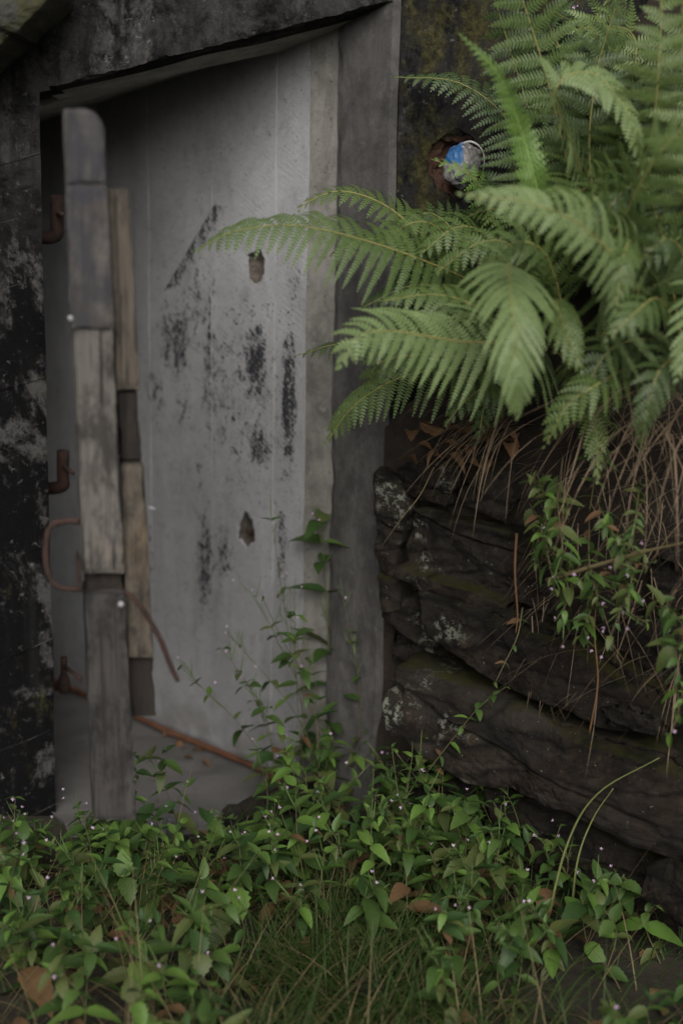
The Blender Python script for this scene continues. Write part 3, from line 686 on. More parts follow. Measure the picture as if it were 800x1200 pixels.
# ------------------------------------------------------------------ ferns
def frond(parent, P, width, droop=.5, up=(0, -.25, 1), mi=0, t0=.16, spacing=.0225, name='frond', stalk=None, pw=.0115, fwd=.30, bell=.22, curl=0.0, seed=0, narrow=1.0, pin=.0066, extra=None):
    org = parent.location
    rr = random.Random(seed * 31 + 5)
    S = spline(P, 60)
    D = [0]
    for a, b in zip(S, S[1:]): D.append(D[-1] + (b - a).length)
    LT = D[-1]
    def at(t):
        d = t * LT
        for i in range(len(D) - 1):
            if D[i + 1] >= d:
                f = (d - D[i]) / max(1e-9, D[i + 1] - D[i]); return S[i].lerp(S[i + 1], f), (S[min(i + 2, 60)] - S[max(i - 1, 0)]).normalized()
        return S[-1], (S[-1] - S[-2]).normalized()
    up = Vector(up).normalized(); down = Vector((0, 0, -1))
    V = []; F = []
    npin = max(10, int(LT * (1 - t0) / spacing))
    for i in range(npin + 1):
        u = i / npin; t = t0 + (1 - t0) * u
        p, T = at(min(t, .9999))
        N = (up - T * up.dot(T)).normalized(); B = T.cross(N)
        prof = (.45 + .55 * min(1, u / bell)) * max(0.02, (1 - max(0, u - bell * .6) / (1 - bell * .6))) ** .68
        for sd in (-1, 1):
            ln = 1.22 * width * prof * rr.uniform(.86, 1.08)
            if rr.random() < .02: ln *= .5
            if ln < .004: continue
            f_ = fwd + .35 * u + rr.uniform(-.06, .06)
            d0 = (B * sd * math.cos(f_) + T * math.sin(f_)).normalized()
            off = T * (spacing * .3 * sd)
            dr = droop * rr.uniform(.75, 1.25); tw = rr.uniform(-.25, .25)
            m = max(5, int(ln / pin))
            C0 = []
            for j in range(15):
                q = j / 14
                C0.append(q * d0 + down * dr * q * q * .55 + T * .18 * q * q + N * curl * q * q + N * .05 * math.sin(q * 3.1))
            A = [0]
            for a_, b_ in zip(C0, C0[1:]): A.append(A[-1] + (b_ - a_).length)
            C = []; g_ = 0
            for j in range(m + 1):
                t_ = A[-1] * j / m
                while g_ < 13 and A[g_ + 1] < t_: g_ += 1
                C.append(p + off + (ln / A[-1]) * C0[g_].lerp(C0[g_ + 1], (t_ - A[g_]) / (A[g_ + 1] - A[g_])))
            hw = min(pw * narrow, ln * .32)
            for j in range(m + 1):
                s = j / m
                td = (C[min(j + 1, m)] - C[max(j - 1, 0)]).normalized()
                nn = (N + down * 0 + B * sd * droop * .35 * s + td.cross(N) * tw); nn = (nn - td * nn.dot(td)).normalized(); bb = td.cross(nn)
                w = hw * (1 - s) ** .7 * (1.0 if j else .75) + .0014
                h = ln / m * .54
                for s2 in (-1, 1):
                    w2 = w * rr.uniform(.85, 1.12)
                    b0 = C[j] - td * h * .80; b1 = C[j] + td * h * .80
                    tip = C[j] + bb * s2 * w2 * 1.05 + td * (w2 * .34 + h * .3) - nn * w2 * rr.uniform(.0, .25)
                    mid0 = C[j] + bb * s2 * w2 * .70 - td * h * .56 + td * w2 * .24 - nn * w2 * .03; mid1 = C[j] + bb * s2 * w2 * .78 + td * h * .54 + td * w2 * .30 - nn * w2 * .03
                    k = len(V)
                    V += [b0 - org, b1 - org, mid1 - org, tip - org, mid0 - org]
                    F.append((k, k + 1, k + 2, k + 3, k + 4) if s2 > 0 else (k + 4, k + 3, k + 2, k + 1, k))
    o = link(name, mesh(name, V, F), M_FERN[mi], parent)
    Q = [q - org for q in S]
    Vt, Ft = tube_data(Q, [.0032 * (1 - .8 * i / 60) for i in range(61)], 5)
    link('stalk', mesh('stalk', Vt, Ft, True), stalk or M_STALK, o)
    return o
def W(*a): return [PY(*q) for q in a]
crown1 = empty('fern', PY(640, 400, 3.06), 'large spreading fern on the bank reaching across the bunker doorway', 'fern')
crown2 = empty('fern', PY(720, 330, 3.00), 'tall upright fern with yellow stalks against the mossy wall', 'fern')
crown3 = empty('fern', PY(800, 420, 2.85), 'bushy fern at the far end of the bank above the straw', 'fern')
crown4 = empty('fern', PY(560, 330, 3.18), 'low dark fern below the plastic bag, close to the wall', 'fern')
c1, c2, c3, c4 = crown1.location, crown2.location, crown3.location, crown4.location
toward = (0, -.8, .6)
# crown 1: the fronds over the doorway
frond(crown1, [c1] + W((590, 350, 2.95), (480, 299, 2.85), (360, 266, 2.80), (280, 270, 2.78), (232, 292, 2.78)), .145, 1.0, (0, -.75, .8), 0, .26, seed=1, pw=.0115, fwd=.2)
frond(crown1, [c1] + W((610, 402, 2.75), (540, 400, 2.69), (460, 388, 2.62), (420, 395, 2.59), (402, 425, 2.59)), .165, .75, (.1, -.95, .6), 1, .28, seed=2, pw=.0115, fwd=.35)
frond(crown1, [c1] + W((610, 330, 2.75), (596, 310, 2.66), (600, 360, 2.50), (606, 430, 2.47), (607, 482, 2.50)), .15, .4, (0, -1, .35), 1, .42, seed=3, pw=.0115, fwd=.75)
frond(crown1, [c1] + W((600, 440, 2.95), (540, 432, 2.92), (470, 442, 2.92), (415, 475, 2.93), (384, 516, 2.95)), .12, .9, (0, -.7, .8), 0, .22, seed=4, pw=.0115, fwd=.25)
frond(crown1, [c1] + W((560, 400, 3.06), (470, 398, 3.08), (400, 402, 3.08), (343, 418, 3.08)), .075, .9, (0, -.4, 1), 2, .3, seed=5)
frond(crown1, [c1] + W((560, 420, 2.85), (500, 415, 2.75), (445, 425, 2.72), (430, 455, 2.74)), .11, .7, (.1, -.8, .75), 0, .25, seed=6)
frond(crown1, [c1] + W((690, 400, 2.70), (748, 350, 2.60), (690, 272, 2.48), (620, 238, 2.44), (545, 229, 2.42)), .12, .8, (.2, -.95, .5), 1, .3, seed=7, fwd=.3, pw=.0115)
frond(crown1, [c1] + W((660, 380, 2.80), (640, 300, 2.72), (600, 285, 2.70), (560, 330, 2.73)), .12, .6, (0, -.8, .7), 0, .3, seed=8)
frond(crown1, [c1] + W((670, 430, 2.85), (690, 440, 2.72), (697, 490, 2.75), (700, 560, 2.70)), .085, .35, (0, -1, .3), 0, .3, seed=9, fwd=.55)
frond(crown1, [c1] + W((600, 390, 2.90), (560, 360, 2.75), (510, 345, 2.75), (450, 352, 2.73)), .11, .8, (.1, -.7, .8), 0, .28, seed=10)
frond(crown1, [c1] + W((655, 370, 2.85), (650, 350, 2.67), (660, 380, 2.59), (680, 430, 2.56)), .11, .5, (0, -1, .4), 0, .35, seed=11, fwd=.6)
frond(crown1, [c1] + W((620, 440, 2.90), (575, 450, 2.82), (545, 470, 2.80), (520, 500, 2.80)), .07, .8, (0, -.6, .8), 2, .25, seed=12)
# crown 2: upright ones
frond(crown2, [c2] + W((690, 270, 2.98), (662, 180, 2.96), (640, 90, 2.94), (612, 0, 2.92), (590, -70, 2.90)), .15, .55, (-.2, -1, .35), 0, .22, seed=20, fwd=.12, pw=.0165, spacing=.036)
frond(crown2, [c2] + W((660, 290, 2.85), (632, 230, 2.72), (612, 160, 2.73), (585, 90, 2.70), (536, 38, 2.69)), .040, .8, (-.4, -.9, .4), 3, .25, seed=21, stalk=M_STALKF, pw=.012, spacing=.012, fwd=.5)
frond(crown2, [c2] + W((650, 260, 3.05), (625, 150, 3.08), (598, 60, 3.08), (570, -30, 3.06)), .115, .9, (-.2, -1, .3), 2, .22, seed=22, pw=.016, spacing=.035, fwd=.1)
frond(crown2, [c2] + W((680, 200, 2.85), (650, 110, 2.72), (690, 85, 2.73), (735, 130, 2.69), (752, 195, 2.69)), .10, .8, (.2, -.7, .7), 1, .3, seed=23)
frond(crown2, [c2] + W((735, 240, 2.85), (762, 160, 2.75), (772, 70, 2.70), (776, -30, 2.75)), .13, .5, (.1, -1, .3), 0, .25, seed=24, pw=.016, spacing=.035, fwd=.15)
frond(crown2, [c2] + W((630, 250, 3.05), (600, 150, 3.1), (540, 98, 3.14), (462, 90, 3.16)), .085, .8, (-.1, -.7, .7), 2, .3, seed=25)
frond(crown2, [c2] + W((700, 260, 2.90), (690, 170, 2.88), (700, 80, 2.88), (720, 10, 2.86)), .14, .6, (.1, -1, .3), 2, .25, seed=26, pw=.016, spacing=.035, fwd=.15)
frond(crown2, [c2] + W((650, 310, 2.95), (620, 270, 2.90), (580, 245, 2.95), (545, 255, 3.0)), .08, .8, (-.1, -.7, .7), 0, .3, seed=27)
frond(crown2, [c2] + W((720, 270, 2.80), (715, 230, 2.72), (690, 240, 2.69), (665, 290, 2.66)), .11, .6, (-.2, -.9, .5), 0, .3, seed=28, fwd=.5)
# crown 3: right edge
frond(crown3, [c3] + W((710, 320, 2.69), (738, 240, 2.56), (772, 180, 2.50), (830, 120, 2.46)), .15, .35, (-.2, -.9, .6), 0, .2, seed=30, pw=.016, spacing=.035, fwd=.35)
frond(crown3, [c3] + W((770, 320, 2.67), (745, 280, 2.59), (730, 300, 2.52), (722, 360, 2.50)), .10, .5, (0, -1, .4), 0, .35, seed=31, fwd=.5)
frond(crown3, [c3] + W((790, 380, 2.69), (770, 350, 2.56), (745, 365, 2.50), (715, 395, 2.48)), .10, .7, (0, -.9, .5), 0, .3, seed=32)
frond(crown3, [c3] + W((810, 360, 2.67), (800, 300, 2.64), (780, 280, 2.59), (745, 310, 2.56)), .12, .7, (0, -.9, .5), 2, .3, seed=33)
frond(crown3, [c3] + W((830, 380, 2.67), (835, 340, 2.59), (820, 370, 2.52), (795, 440, 2.50)), .12, .5, (0, -1, .4), 1, .3, seed=34, fwd=.5)
frond(crown3, [c3] + W((830, 280, 2.75), (815, 160, 2.70), (800, 60, 2.75), (800, -30, 2.73)), .15, .5, (-.2, -1, .3), 0, .22, seed=35, pw=.016, spacing=.035, fwd=.15)
frond(crown3, [c3] + W((770, 400, 2.70), (735, 400, 2.67), (705, 420, 2.63), (680, 470, 2.63)), .10, .6, (0, -.9, .5), 2, .25, seed=36, fwd=.4)
frond(crown3, [c3] + W((780, 300, 2.75), (760, 230, 2.75), (735, 220, 2.69), (700, 260, 2.67)), .12, .7, (0, -.9, .5), 2, .3, seed=37)
frond(crown3, [c3] + W((740, 430, 2.72), (700, 450, 2.62), (665, 475, 2.62), (640, 520, 2.64)), .085, .6, (0, -.9, .5), 0, .25, seed=38, fwd=.4)
frond(crown3, [c3] + W((800, 420, 2.66), (775, 430, 2.56), (760, 470, 2.54), (752, 520, 2.56)), .085, .5, (0, -1, .4), 2, .25, seed=39, fwd=.5)
frond(crown1, [c1] + W((620, 420, 2.92), (600, 440, 2.84), (570, 470, 2.82), (560, 515, 2.84)), .075, .6, (0, -.9, .5), 2, .25, seed=13, fwd=.4)
frond(crown1, [c1] + W((590, 370, 2.95), (530, 340, 2.88), (480, 335, 2.86), (425, 360, 2.86)), .10, .8, (0, -.8, .7), 2, .28, seed=14)
frond(crown1, [c1] + W((620, 350, 2.9), (600, 290, 2.82), (560, 285, 2.80), (510, 320, 2.80)), .10, .8, (0, -.8, .7), 0, .28, seed=15)
# crown 4: small ones near the hole
frond(crown4, [c4] + W((500, 280, 3.14), (450, 240, 3.12), (400, 224, 3.10), (362, 236, 3.10), (348, 248, 3.10)), .075, .6, (0, -.6, .9), 0, .22, seed=40)
frond(crown4, [c4] + W((545, 290, 3.1), (530, 268, 3.08), (505, 250, 3.08), (480, 255, 3.07)), .07, .6, (0, -.8, .7), 2, .3, seed=41)
frond(crown4, [c4] + W((560, 280, 3.12), (572, 240, 3.10), (550, 205, 3.08), (505, 186, 3.08)), .045, .6, (0, -.8, .7), 3, .4, seed=42)
frond(crown4, [c4] + W((540, 300, 3.05), (510, 265, 2.98), (480, 262, 2.95), (440, 290, 2.93)), .09, .8, (0, -.7, .8), 0, .25, seed=43)
frond(crown4, [c4] + W((520, 320, 3.05), (470, 290, 3.0), (430, 280, 2.98), (385, 300, 2.97)), .08, .8, (0, -.6, .8), 2, .25, seed=44)
frond(crown4, [c4] + W((580, 290, 3.05), (590, 250, 3.0), (580, 225, 2.96), (555, 235, 2.93)), .09, .7, (0, -.8, .7), 2, .3, seed=45)
frond(crown4, [c4] + W((575, 300, 3.0), (560, 270, 2.9), (530, 268, 2.86), (490, 300, 2.84)), .10, .8, (0, -.8, .7), 0, .3, seed=46)
# more fronds of the same plants filling the slope behind
kf = 0
for px, py, Y in ((700, 120, 3.1), (770, 200, 3.0), (620, 230, 3.12), (830, 100, 2.9), (660, 60, 3.16), (740, 40, 3.1), (800, 300, 2.85), (850, 200, 2.8), (690, 300, 2.95),
                  (730, 160, 2.95), (800, 30, 2.95), (760, 330, 2.75), (840, 20, 2.85), (780, 110, 2.85), (650, 250, 2.95), (700, 20, 3.14), (820, 240, 2.75), (600, 290, 2.95), (660, 180, 3.05), (690, 220, 2.85), (755, 260, 2.8), (630, 200, 3.0), (790, 170, 2.8), (720, 90, 3.0), (640, 20, 3.15), (590, 220, 3.08), (740, 300, 2.78)):
    kf += 1
    par = crown3 if px > 745 else crown2
    b = par.location
    m2 = PY(px, py, Y); m1 = b.lerp(m2, .55) + Vector((0, -.03, .06))
    e = PY(px + rnd.uniform(-90, 70), py - rnd.uniform(-30, 90), Y - rnd.uniform(.05, .16))
    frond(par, [b, m1, m2, e], rnd.uniform(.11, .16), rnd.uniform(.5, .9), (rnd.uniform(-.3, .3), -1, .45), rnd.choice((0, 0, 2, 2, 1)), .30, seed=60 + kf, fwd=.25, pw=.0145, spacing=.030)

# ------------------------------------------------------------------ weeds
def leaf_mesh(name, wid, fold, bendz, serr=0, n=11, tipp=1.3):
    V = []; F = []
    for i in range(n + 1):
        s = i / n
        w = wid * (math.sin(math.pi * min(1, s ** .72)) ** .9) * (1 - .15 * s) + (.02 if i < n else 0)
        if serr and 0 < i < n: w *= 1 + serr * (1 if i % 2 else -1)
        z = -bendz * s * s
        V += [Vector((s, -w, z + fold * w)), Vector((s, -w * .5, z + fold * w * .45)), Vector((s, 0, z)), Vector((s, w * .5, z + fold * w * .45)), Vector((s, w, z + fold * w))]
    for i in range(n):
        for j in range(4):
            a = i * 5 + j; F.append((a, a + 5, a + 6, a + 1))
    return mesh(name, V, F, True)
def shapes(name, specs): return [[(lambda me: (me.materials.append(m), me)[1])(leaf_mesh(name, *s)) for s in specs] for m in M_LEAF]
NARROW = shapes('leaf', [(.22, .35, .25, .05), (.26, .25, .45, .07), (.21, .45, .10, .04), (.25, .15, .7, .05)])
BROAD = shapes('leaf', [(.34, .25, .25, .10), (.38, .2, .4, .12), (.32, .3, .55, .10)])
def petal_mesh():
    V = [Vector((0, 0, 0))]; F = []
    for k in range(4):
        a = k * math.pi / 2; c, s = math.cos(a), math.sin(a)
        b = len(V)
        for (r, t, z) in ((.6, -.35, .55), (1.0, 0, .75), (.6, .35, .55)):
            V.append(Vector((r * c - t * s, r * s + t * c, z)))
        F.append((0, b, b + 1, b + 2))
    return mesh('flower', V, F)
PETAL = petal_mesh(); PETAL.materials.append(M_PINK)
def pod_mesh():
    V, F = tube_data([Vector((0, 0, 0)), Vector((.5, 0, .02)), Vector((1, 0, .06))], [.014, .020, .010], 4); return mesh('seed_pod', V, F)
POD = pod_mesh(); POD.materials.append(M_POD)
def bud_mesh():
    V, F = tube_data([Vector((0, 0, 0)), Vector((0, 0, .5)), Vector((0, 0, 1))], [.05, .22, .05], 6); return mesh('bud', V, F, True)
def dirm(d, upv, roll=0.0):
    x = d.normalized(); u = upv - x * upv.dot(x); u = u.normalized() if u.length > 1e-4 else x.orthogonal().normalized()
    y = u.cross(x); m = Matrix((x, y, u)).transposed()
    return m @ Matrix.Rotation(roll, 3, 'X')
def weed(P, label, group, ll=.06, pairs=8, kind='n', mat=(0, 0, 0, 3, 2, 1), flowers=2, pods=3, seed=0, t_first=.12, name='weed', droop=.35, branches=0, sr=.0018, taper=.55, cat='weed'):
    rr = random.Random(seed * 13 + 1)
    root = P[0]
    e = empty(name, root, label, cat, group)
    S = spline(P, 24)
    Vt, Ft = tube_data([q - root for q in S], [sr * (1 - .65 * i / 24) for i in range(25)], 5)
    stemobj = link('stem', mesh('stem', Vt, Ft, True), M_STEM, e)
    lib = NARROW if kind == 'n' else BROAD
    a0 = rr.uniform(0, 6.28)
    def put(me, p, d, upv, sc, roll=0, nm='leaf'):
        o = bpy.data.objects.new(nm, me); COL.objects.link(o); o.parent = e
        o.matrix_local = Matrix.Translation(p - root) @ (dirm(d, upv, roll) * 1).to_4x4() @ Matrix.Diagonal((sc, sc, sc, 1))
    def leaves(S, pairs, ll, t_first):
        m = len(S) - 1
        for k in range(pairs):
            t = min(1, max(0, t_first + (1 - t_first) * k / max(1, pairs - 1) + (rr.uniform(-.05, .05) if k < pairs - 1 else 0))); i = min(int(t * m), m - 1); p = S[i].lerp(S[i + 1], t * m - i)
            T = (S[min(i + 1, m)] - S[max(i - 1, 0)]).normalized()
            a = a0 + k * math.pi / 2 + rr.uniform(-.6, .6)
            o1 = T.orthogonal().normalized(); o2 = T.cross(o1)
            prof = (1 - taper * t) * rr.uniform(.5, 1.25)
            if k == 0: prof *= .8
            for s in (0, math.pi):
                if rr.random() < .07: continue
                h = o1 * math.cos(a + s) + o2 * math.sin(a + s)
                lift = rr.uniform(-.15, .45) + .5 * t
                d = (h + T * lift * .9 - Vector((0, 0, droop * (1 - t * .6) * rr.uniform(.3, 1.2)))).normalized()
                mm = rr.choice(mat)
                if t < .35 and rr.random() < .4: mm = rr.choice((1, 4))
                put(rr.choice(lib[mm]), p, d, Vector((0, 0, 1)) + T * .3, ll * prof, rr.uniform(-.4, .4))
    leaves(S, pairs, ll, t_first)
    for b in range(branches):
        t = rr.uniform(.35, .8); q = S[int(t * 24)]; T = (S[int(t * 24)] - S[int(t * 24) - 1]).normalized()
        d = (T * .8 + Vector((rr.uniform(-1, 1), rr.uniform(-.6, .3), .2)) * .9).normalized(); L = (S[-1] - root).length * rr.uniform(.25, .4)
        B = spline([q, q + d * L * .5, q + d * L + Vector((0, 0, L * .15))], 8)
        Vt, Ft = tube_data([x - root for x in B], sr * .5, 4)
        link('branch', mesh('branch', Vt, Ft, True), M_STEM, e)
        leaves(B, 3, ll * .6, .3)
        if flowers and rr.random() < .5: tipflower(e, B[-1], root, rr, 1)
    top = S[-1]; T = (S[-1] - S[-3]).normalized()
    for k in range(pods):
        i = rr.randint(15, 24); d = (T + Vector((rr.uniform(-.9, .9), rr.uniform(-.6, .6), rr.uniform(-.1, .6)))).normalized()
        L = rr.uniform(.03, .065)
        put(POD, S[i], d, Vector((0, 0, 1)), L, nm='seed_pod')
        if rr.random() < .25: tipflower(e, S[i] + d * L, root, rr, 1, d)
    if flowers: tipflower(e, top, root, rr, flowers)
    return e
def tipflower(e, p, root, rr, n, d0=None):
    for k in range(n):
        d = d0 if d0 is not None and k == 0 else Vector((rr.uniform(-1, 1), rr.uniform(-1, .3), rr.uniform(-.4, .9))).normalized()
        q = p + d * rr.uniform(.004, .028) - root
        o = bpy.data.objects.new('flower', PETAL); COL.objects.link(o); o.parent = e
        o.matrix_local = Matrix.Translation(q) @ d.to_track_quat('Z', 'Y').to_matrix().to_4x4() @ Matrix.Diagonal((.0045, .0045, .0065, 1))
ANCH = [(-.62, 3.1, 'beside the rusty pipe stub'), (-.50, 2.85, 'below the hanging gate edge'), (-.30, 3.0, 'in front of the concrete floor slab'), (-.08, 3.15, 'beside the rotten log'), (.04, 3.1, 'at the foot of the door jamb'),
        (.03, 2.43, 'beside the loose grey stone'), (.20, 2.95, 'under the left end of the largest boulder'), (.42, 2.75, 'near the two arching grass stalks'), (.58, 2.6, 'near the moss-topped stone'), (-.55, 2.45, 'among the dry stems before the black wall'), (-.2, 2.5, 'in the grass before the broad-leaved plants'), (.35, 2.42, 'in the grass before the boulder')]
def anchor(p): return min(ANCH, key=lambda a: (p.x - a[0]) ** 2 + (p.y - a[1]) ** 2)[2]
def gweed(rx, ry, tx, ty, label, group, lean=-.03, bow=0.0, **k):
    """rooted on the ground at the sight line of (rx,ry), topping out at (tx,ty)"""
    r = PZ(rx, ry, -.05); r.z = gz(r.x, r.y) - .005
    t = PY(tx, ty, max(1.9, r.y + lean))
    if group:
        size = 'tall ' if t.z > .30 else 'knee-high ' if t.z > .2 else 'short '
        label = size + ('branched ' if k.get('branches') == 2 else 'forked ' if k.get('branches') == 1 else '') + ('flowering ' if k.get('flowers') else '') + label + ' ' + anchor(r)
    jr = random.Random(int(rx * 7 + ry)); m = r.lerp(t, .5) + Vector((bow + jr.uniform(-.03, .03), jr.uniform(-.03, .03), .02))
    return weed([r, m, t], label, group, **k)
G1 = ('ovate-leaved weed', 'weeds before the doorway')
G2 = ('bushy weed with toothed leaves', 'weeds at the foot of the stone bank')
G3 = ('nettle-like plant with heart-shaped leaves', 'broad-leaved plants before the slab')
G4 = ('trailing weed with pink flowers hanging over the stone bank', 'weeds hanging on the bank')
G5 = ('sparse green seedling', 'seedlings in the grass')
G6 = ('thin wiry weed with long seed pods', 'thin podded weeds at the grey wall')
gweed(384, 950, 376, 612, 'tallest slender weed with big drooping leaves in front of the door jamb', None, ll=.13, pairs=11, flowers=2, pods=9, seed=1, sr=.0028, lean=-.02, taper=.45)
for i, a in enumerate([(402, 955, 300, 700), (392, 960, 268, 742), (345, 970, 212, 782), (376, 955, 318, 610), (330, 960, 290, 800), (420, 960, 470, 660), (360, 965, 345, 690), (410, 965, 402, 700), (390, 965, 352, 740), (320, 975, 262, 760)]):
    gweed(*a, *G6, ll=.07, pairs=8, flowers=1, pods=8, seed=30 + i, sr=.0016, lean=.0, bow=.02, taper=.65)
for i, a in enumerate([(215, 1010, 176, 888), (300, 1020, 300, 880), (350, 1000, 345, 870), (385, 985, 392, 870), (360, 1040, 372, 915), (330, 1060, 322, 940), (400, 1010, 425, 905), (290, 1075, 280, 985), (180, 1080, 190, 1000), (230, 1100, 238, 1030), (130, 1100, 120, 1010), (90, 1120, 98, 1035), (60, 1130, 50, 1040), (150, 1160, 160, 1080), (210, 1160, 225, 1070), (270, 1150, 268, 1060), (100, 1190, 110, 1110), (440, 960, 440, 850), (430, 1030, 460, 940), (20, 1060, 30, 1000), (70, 1070, 80, 1000), (5, 1030, 0, 965), (40, 1035, 48, 975), (85, 1025, 92, 960), (25, 1045, 18, 985), (60, 1050, 62, 990), (100, 1035, 118, 960), (-10, 1080, 5, 1010), (110, 1050, 100, 985), (140, 1040, 130, 965), (30, 1160, 20, 1080), (30, 1045, 18, 935), (104, 1050, 92, 945), (172, 1050, 160, 905), (330, 1080, 322, 985), (370, 1085, 380, 1000), (400, 1075, 392, 975), (350, 1125, 340, 1050), (430, 1110, 440, 1040), (200, 1200, 190, 1130), (70, 1220, 60, 1140)]):
    gweed(*a, *G1, ll=rnd.uniform(.07, .115), pairs=rnd.randint(5, 8), flowers=rnd.randint(0, 1), pods=3, seed=50 + i, branches=rnd.randint(0, 2))
for i, a in enumerate([(470, 1010, 452, 900), (500, 1030, 492, 885), (530, 1030, 520, 880), (545, 1060, 548, 940), (585, 1060, 592, 955), (560, 1100, 538, 1000), (625, 1075, 636, 985), (600, 1120, 612, 1030), (560, 1160, 520, 1070), (540, 1190, 505, 1100), (600, 1180, 592, 1090), (500, 1080, 500, 985), (690, 1110, 700, 1030), (720, 1100, 728, 1035), (480, 1060, 470, 975), (640, 1140, 620, 1060), (575, 1030, 600, 930), (515, 1010, 545, 920), (460, 985, 440, 880), (490, 1000, 515, 905), (550, 1020, 565, 925), (640, 1060, 660, 985), (530, 1120, 560, 1030), (470, 1040, 445, 950)]):
    gweed(*a, *G2, ll=rnd.uniform(.08, .11), pairs=rnd.randint(7, 9), flowers=rnd.randint(0, 1), pods=3, seed=90 + i, branches=rnd.randint(1, 2))
for i, a in enumerate([(150, 1070, 140, 985), (205, 1060, 212, 965), (165, 1050, 205, 990), (255, 1060, 245, 965), (290, 1050, 270, 960), (240, 1100, 300, 1000), (120, 1045, 112, 975), (180, 1035, 165, 962), (225, 1080, 190, 1005), (130, 1090, 150, 1020), (300, 1030, 312, 965)]):
    gweed(*a, *G3, ll=rnd.uniform(.085, .11), pairs=5, kind='b', flowers=0, pods=0, seed=130 + i, mat=(0, 0, 2, 3))
gweed(430, 1000, 425, 945, 'large round-leaved plant shaded by weeds at the bank corner', None, ll=.10, pairs=3, kind='b', flowers=0, pods=0, seed=140, mat=(2, 0))
gweed(20, 1110, 28, 985, 'dark weed with oval leaves against the black wall', None, ll=.085, pairs=6, kind='n', flowers=1, pods=0, seed=141, lean=-.15, mat=(2, 0))
gweed(775, 1120, 768, 1060, 'bright oval-leaved seedling alone below the mossy stone', None, ll=.085, pairs=4, kind='n', flowers=0, pods=0, seed=142, mat=(0, 3))
for i in range(20):
    x = rnd.choice((rnd.uniform(-20, 270), rnd.uniform(-20, 270), rnd.uniform(470, 820))); y = rnd.uniform(1110, 1270)
    gweed(x, y, x + rnd.uniform(-25, 25), y - rnd.uniform(45, 100), *G5, ll=rnd.uniform(.05, .11), pairs=rnd.randint(3, 6), kind=rnd.choice('nnnb'), flowers=rnd.choice((0, 0, 1)), pods=0, seed=200 + i, mat=(0, 0, 2, 3, 1))
for i in range(22):
    x = rnd.uniform(110, 450); y = rnd.uniform(985, 1075)
    if x < 300: y = max(y, 1035)
    gweed(x, y, x + rnd.uniform(-45, 35), y - (rnd.choice((80, 110, 150, 200, 240)) if x > 300 else rnd.choice((50, 70, 90))) * rnd.uniform(.9, 1.1), *G1, ll=rnd.uniform(.05, .09), pairs=rnd.randint(7, 11), flowers=rnd.randint(0, 1), pods=2, seed=300 + i, branches=rnd.randint(0, 2), mat=(0, 0, 3, 3, 2, 1))
for i in range(16):
    x = rnd.uniform(450, 680); y = rnd.uniform(1010, 1110)
    gweed(x, y, x + rnd.uniform(-25, 25), y - rnd.choice((75, 110, 150, 185)) * rnd.uniform(.9, 1.1), *G2, ll=rnd.uniform(.06, .10), pairs=rnd.randint(7, 10), flowers=rnd.randint(0, 1), pods=2, seed=340 + i, branches=rnd.randint(0, 2), mat=(0, 0, 3, 3, 2, 1))
# sprig leaning out from under the slab
weed(W((500, 905, 3.02), (535, 860, 2.96), (560, 830, 2.93), (592, 805, 2.9)), 'single leafy sprig leaning across the dark boulder', None, ll=.048, pairs=8, flowers=0, pods=1, seed=150, mat=(0, 3), cat='weed')
weed(W((612, 712, 2.93), (606, 745, 2.9), (592, 775, 2.89), (580, 800, 2.88)), 'thin reddish stem with two yellowing leaves trailing down the slab', None, ll=.035, pairs=4, flowers=0, pods=0, seed=151, mat=(4, 1, 0), cat='weed')
HANG = ['rising upright through the straw below the hanging fern tip', 'at the top of the bank beside the angular dark rock', 'hanging straight down beside the red-brown root', 'sprawling over the thick broken straw stem', 'hanging just below the thick broken straw stem',
        'between the straw and the half hidden grey rock', 'lowest of those hanging near the root', 'dangling above the small flat brown stone', 'draped over the outer end of the bank', 'hanging lowest at the outer end of the bank',
        'in the thickest straw under the bushy fern', 'in the middle of the straw above the root', 'drooping over the top edge of the long grey slab', 'hugging the right edge of the angular dark rock']
for i, q in enumerate([[(690, 600, 2.82), (700, 540, 2.76), (715, 480, 2.72)], [(660, 590, 2.86), (640, 580, 2.78), (625, 560, 2.74)], [(640, 600, 2.86), (640, 640, 2.74), (650, 690, 2.72)], [(700, 590, 2.82), (715, 620, 2.68), (730, 650, 2.64)],
                       [(690, 610, 2.82), (690, 660, 2.70), (700, 700, 2.67)], [(730, 640, 2.80), (740, 670, 2.66), (735, 700, 2.62)], [(670, 640, 2.84), (665, 680, 2.74), (660, 725, 2.73)], [(720, 680, 2.80), (735, 690, 2.66), (715, 745, 2.62)],
                       [(760, 700, 2.76), (790, 720, 2.58), (812, 760, 2.52)], [(780, 740, 2.74), (790, 760, 2.56), (800, 820, 2.52)], [(750, 560, 2.78), (745, 600, 2.66), (740, 640, 2.62)], [(650, 560, 2.86), (655, 610, 2.74), (660, 650, 2.70)],
                       [(700, 690, 2.82), (690, 720, 2.72), (680, 745, 2.72)], [(620, 590, 2.9), (635, 620, 2.8), (628, 660, 2.79)]]):
    weed(W(*q), 'trailing weed ' + HANG[i], G4[1], ll=rnd.uniform(.042, .06), pairs=rnd.randint(7, 9), flowers=rnd.randint(0, 1), pods=2, seed=160 + i, mat=(0, 0, 3, 1, 1), branches=rnd.randint(1, 2), taper=.35)
weed(W((790, 800, 2.6), (795, 830, 2.5), (785, 860, 2.46)), 'curled bright leaf sprig hanging at the end of the boulder', None, ll=.07, pairs=3, flowers=1, pods=0, seed=190, mat=(3,), cat='weed')
weed(W((640, 70, 3.2), (660, 40, 3.16), (680, 10, 3.13)), 'dark weed with pink flowers behind the upright fern', None, ll=.05, pairs=7, flowers=3, pods=0, seed=191, mat=(2, 0), cat='weed')

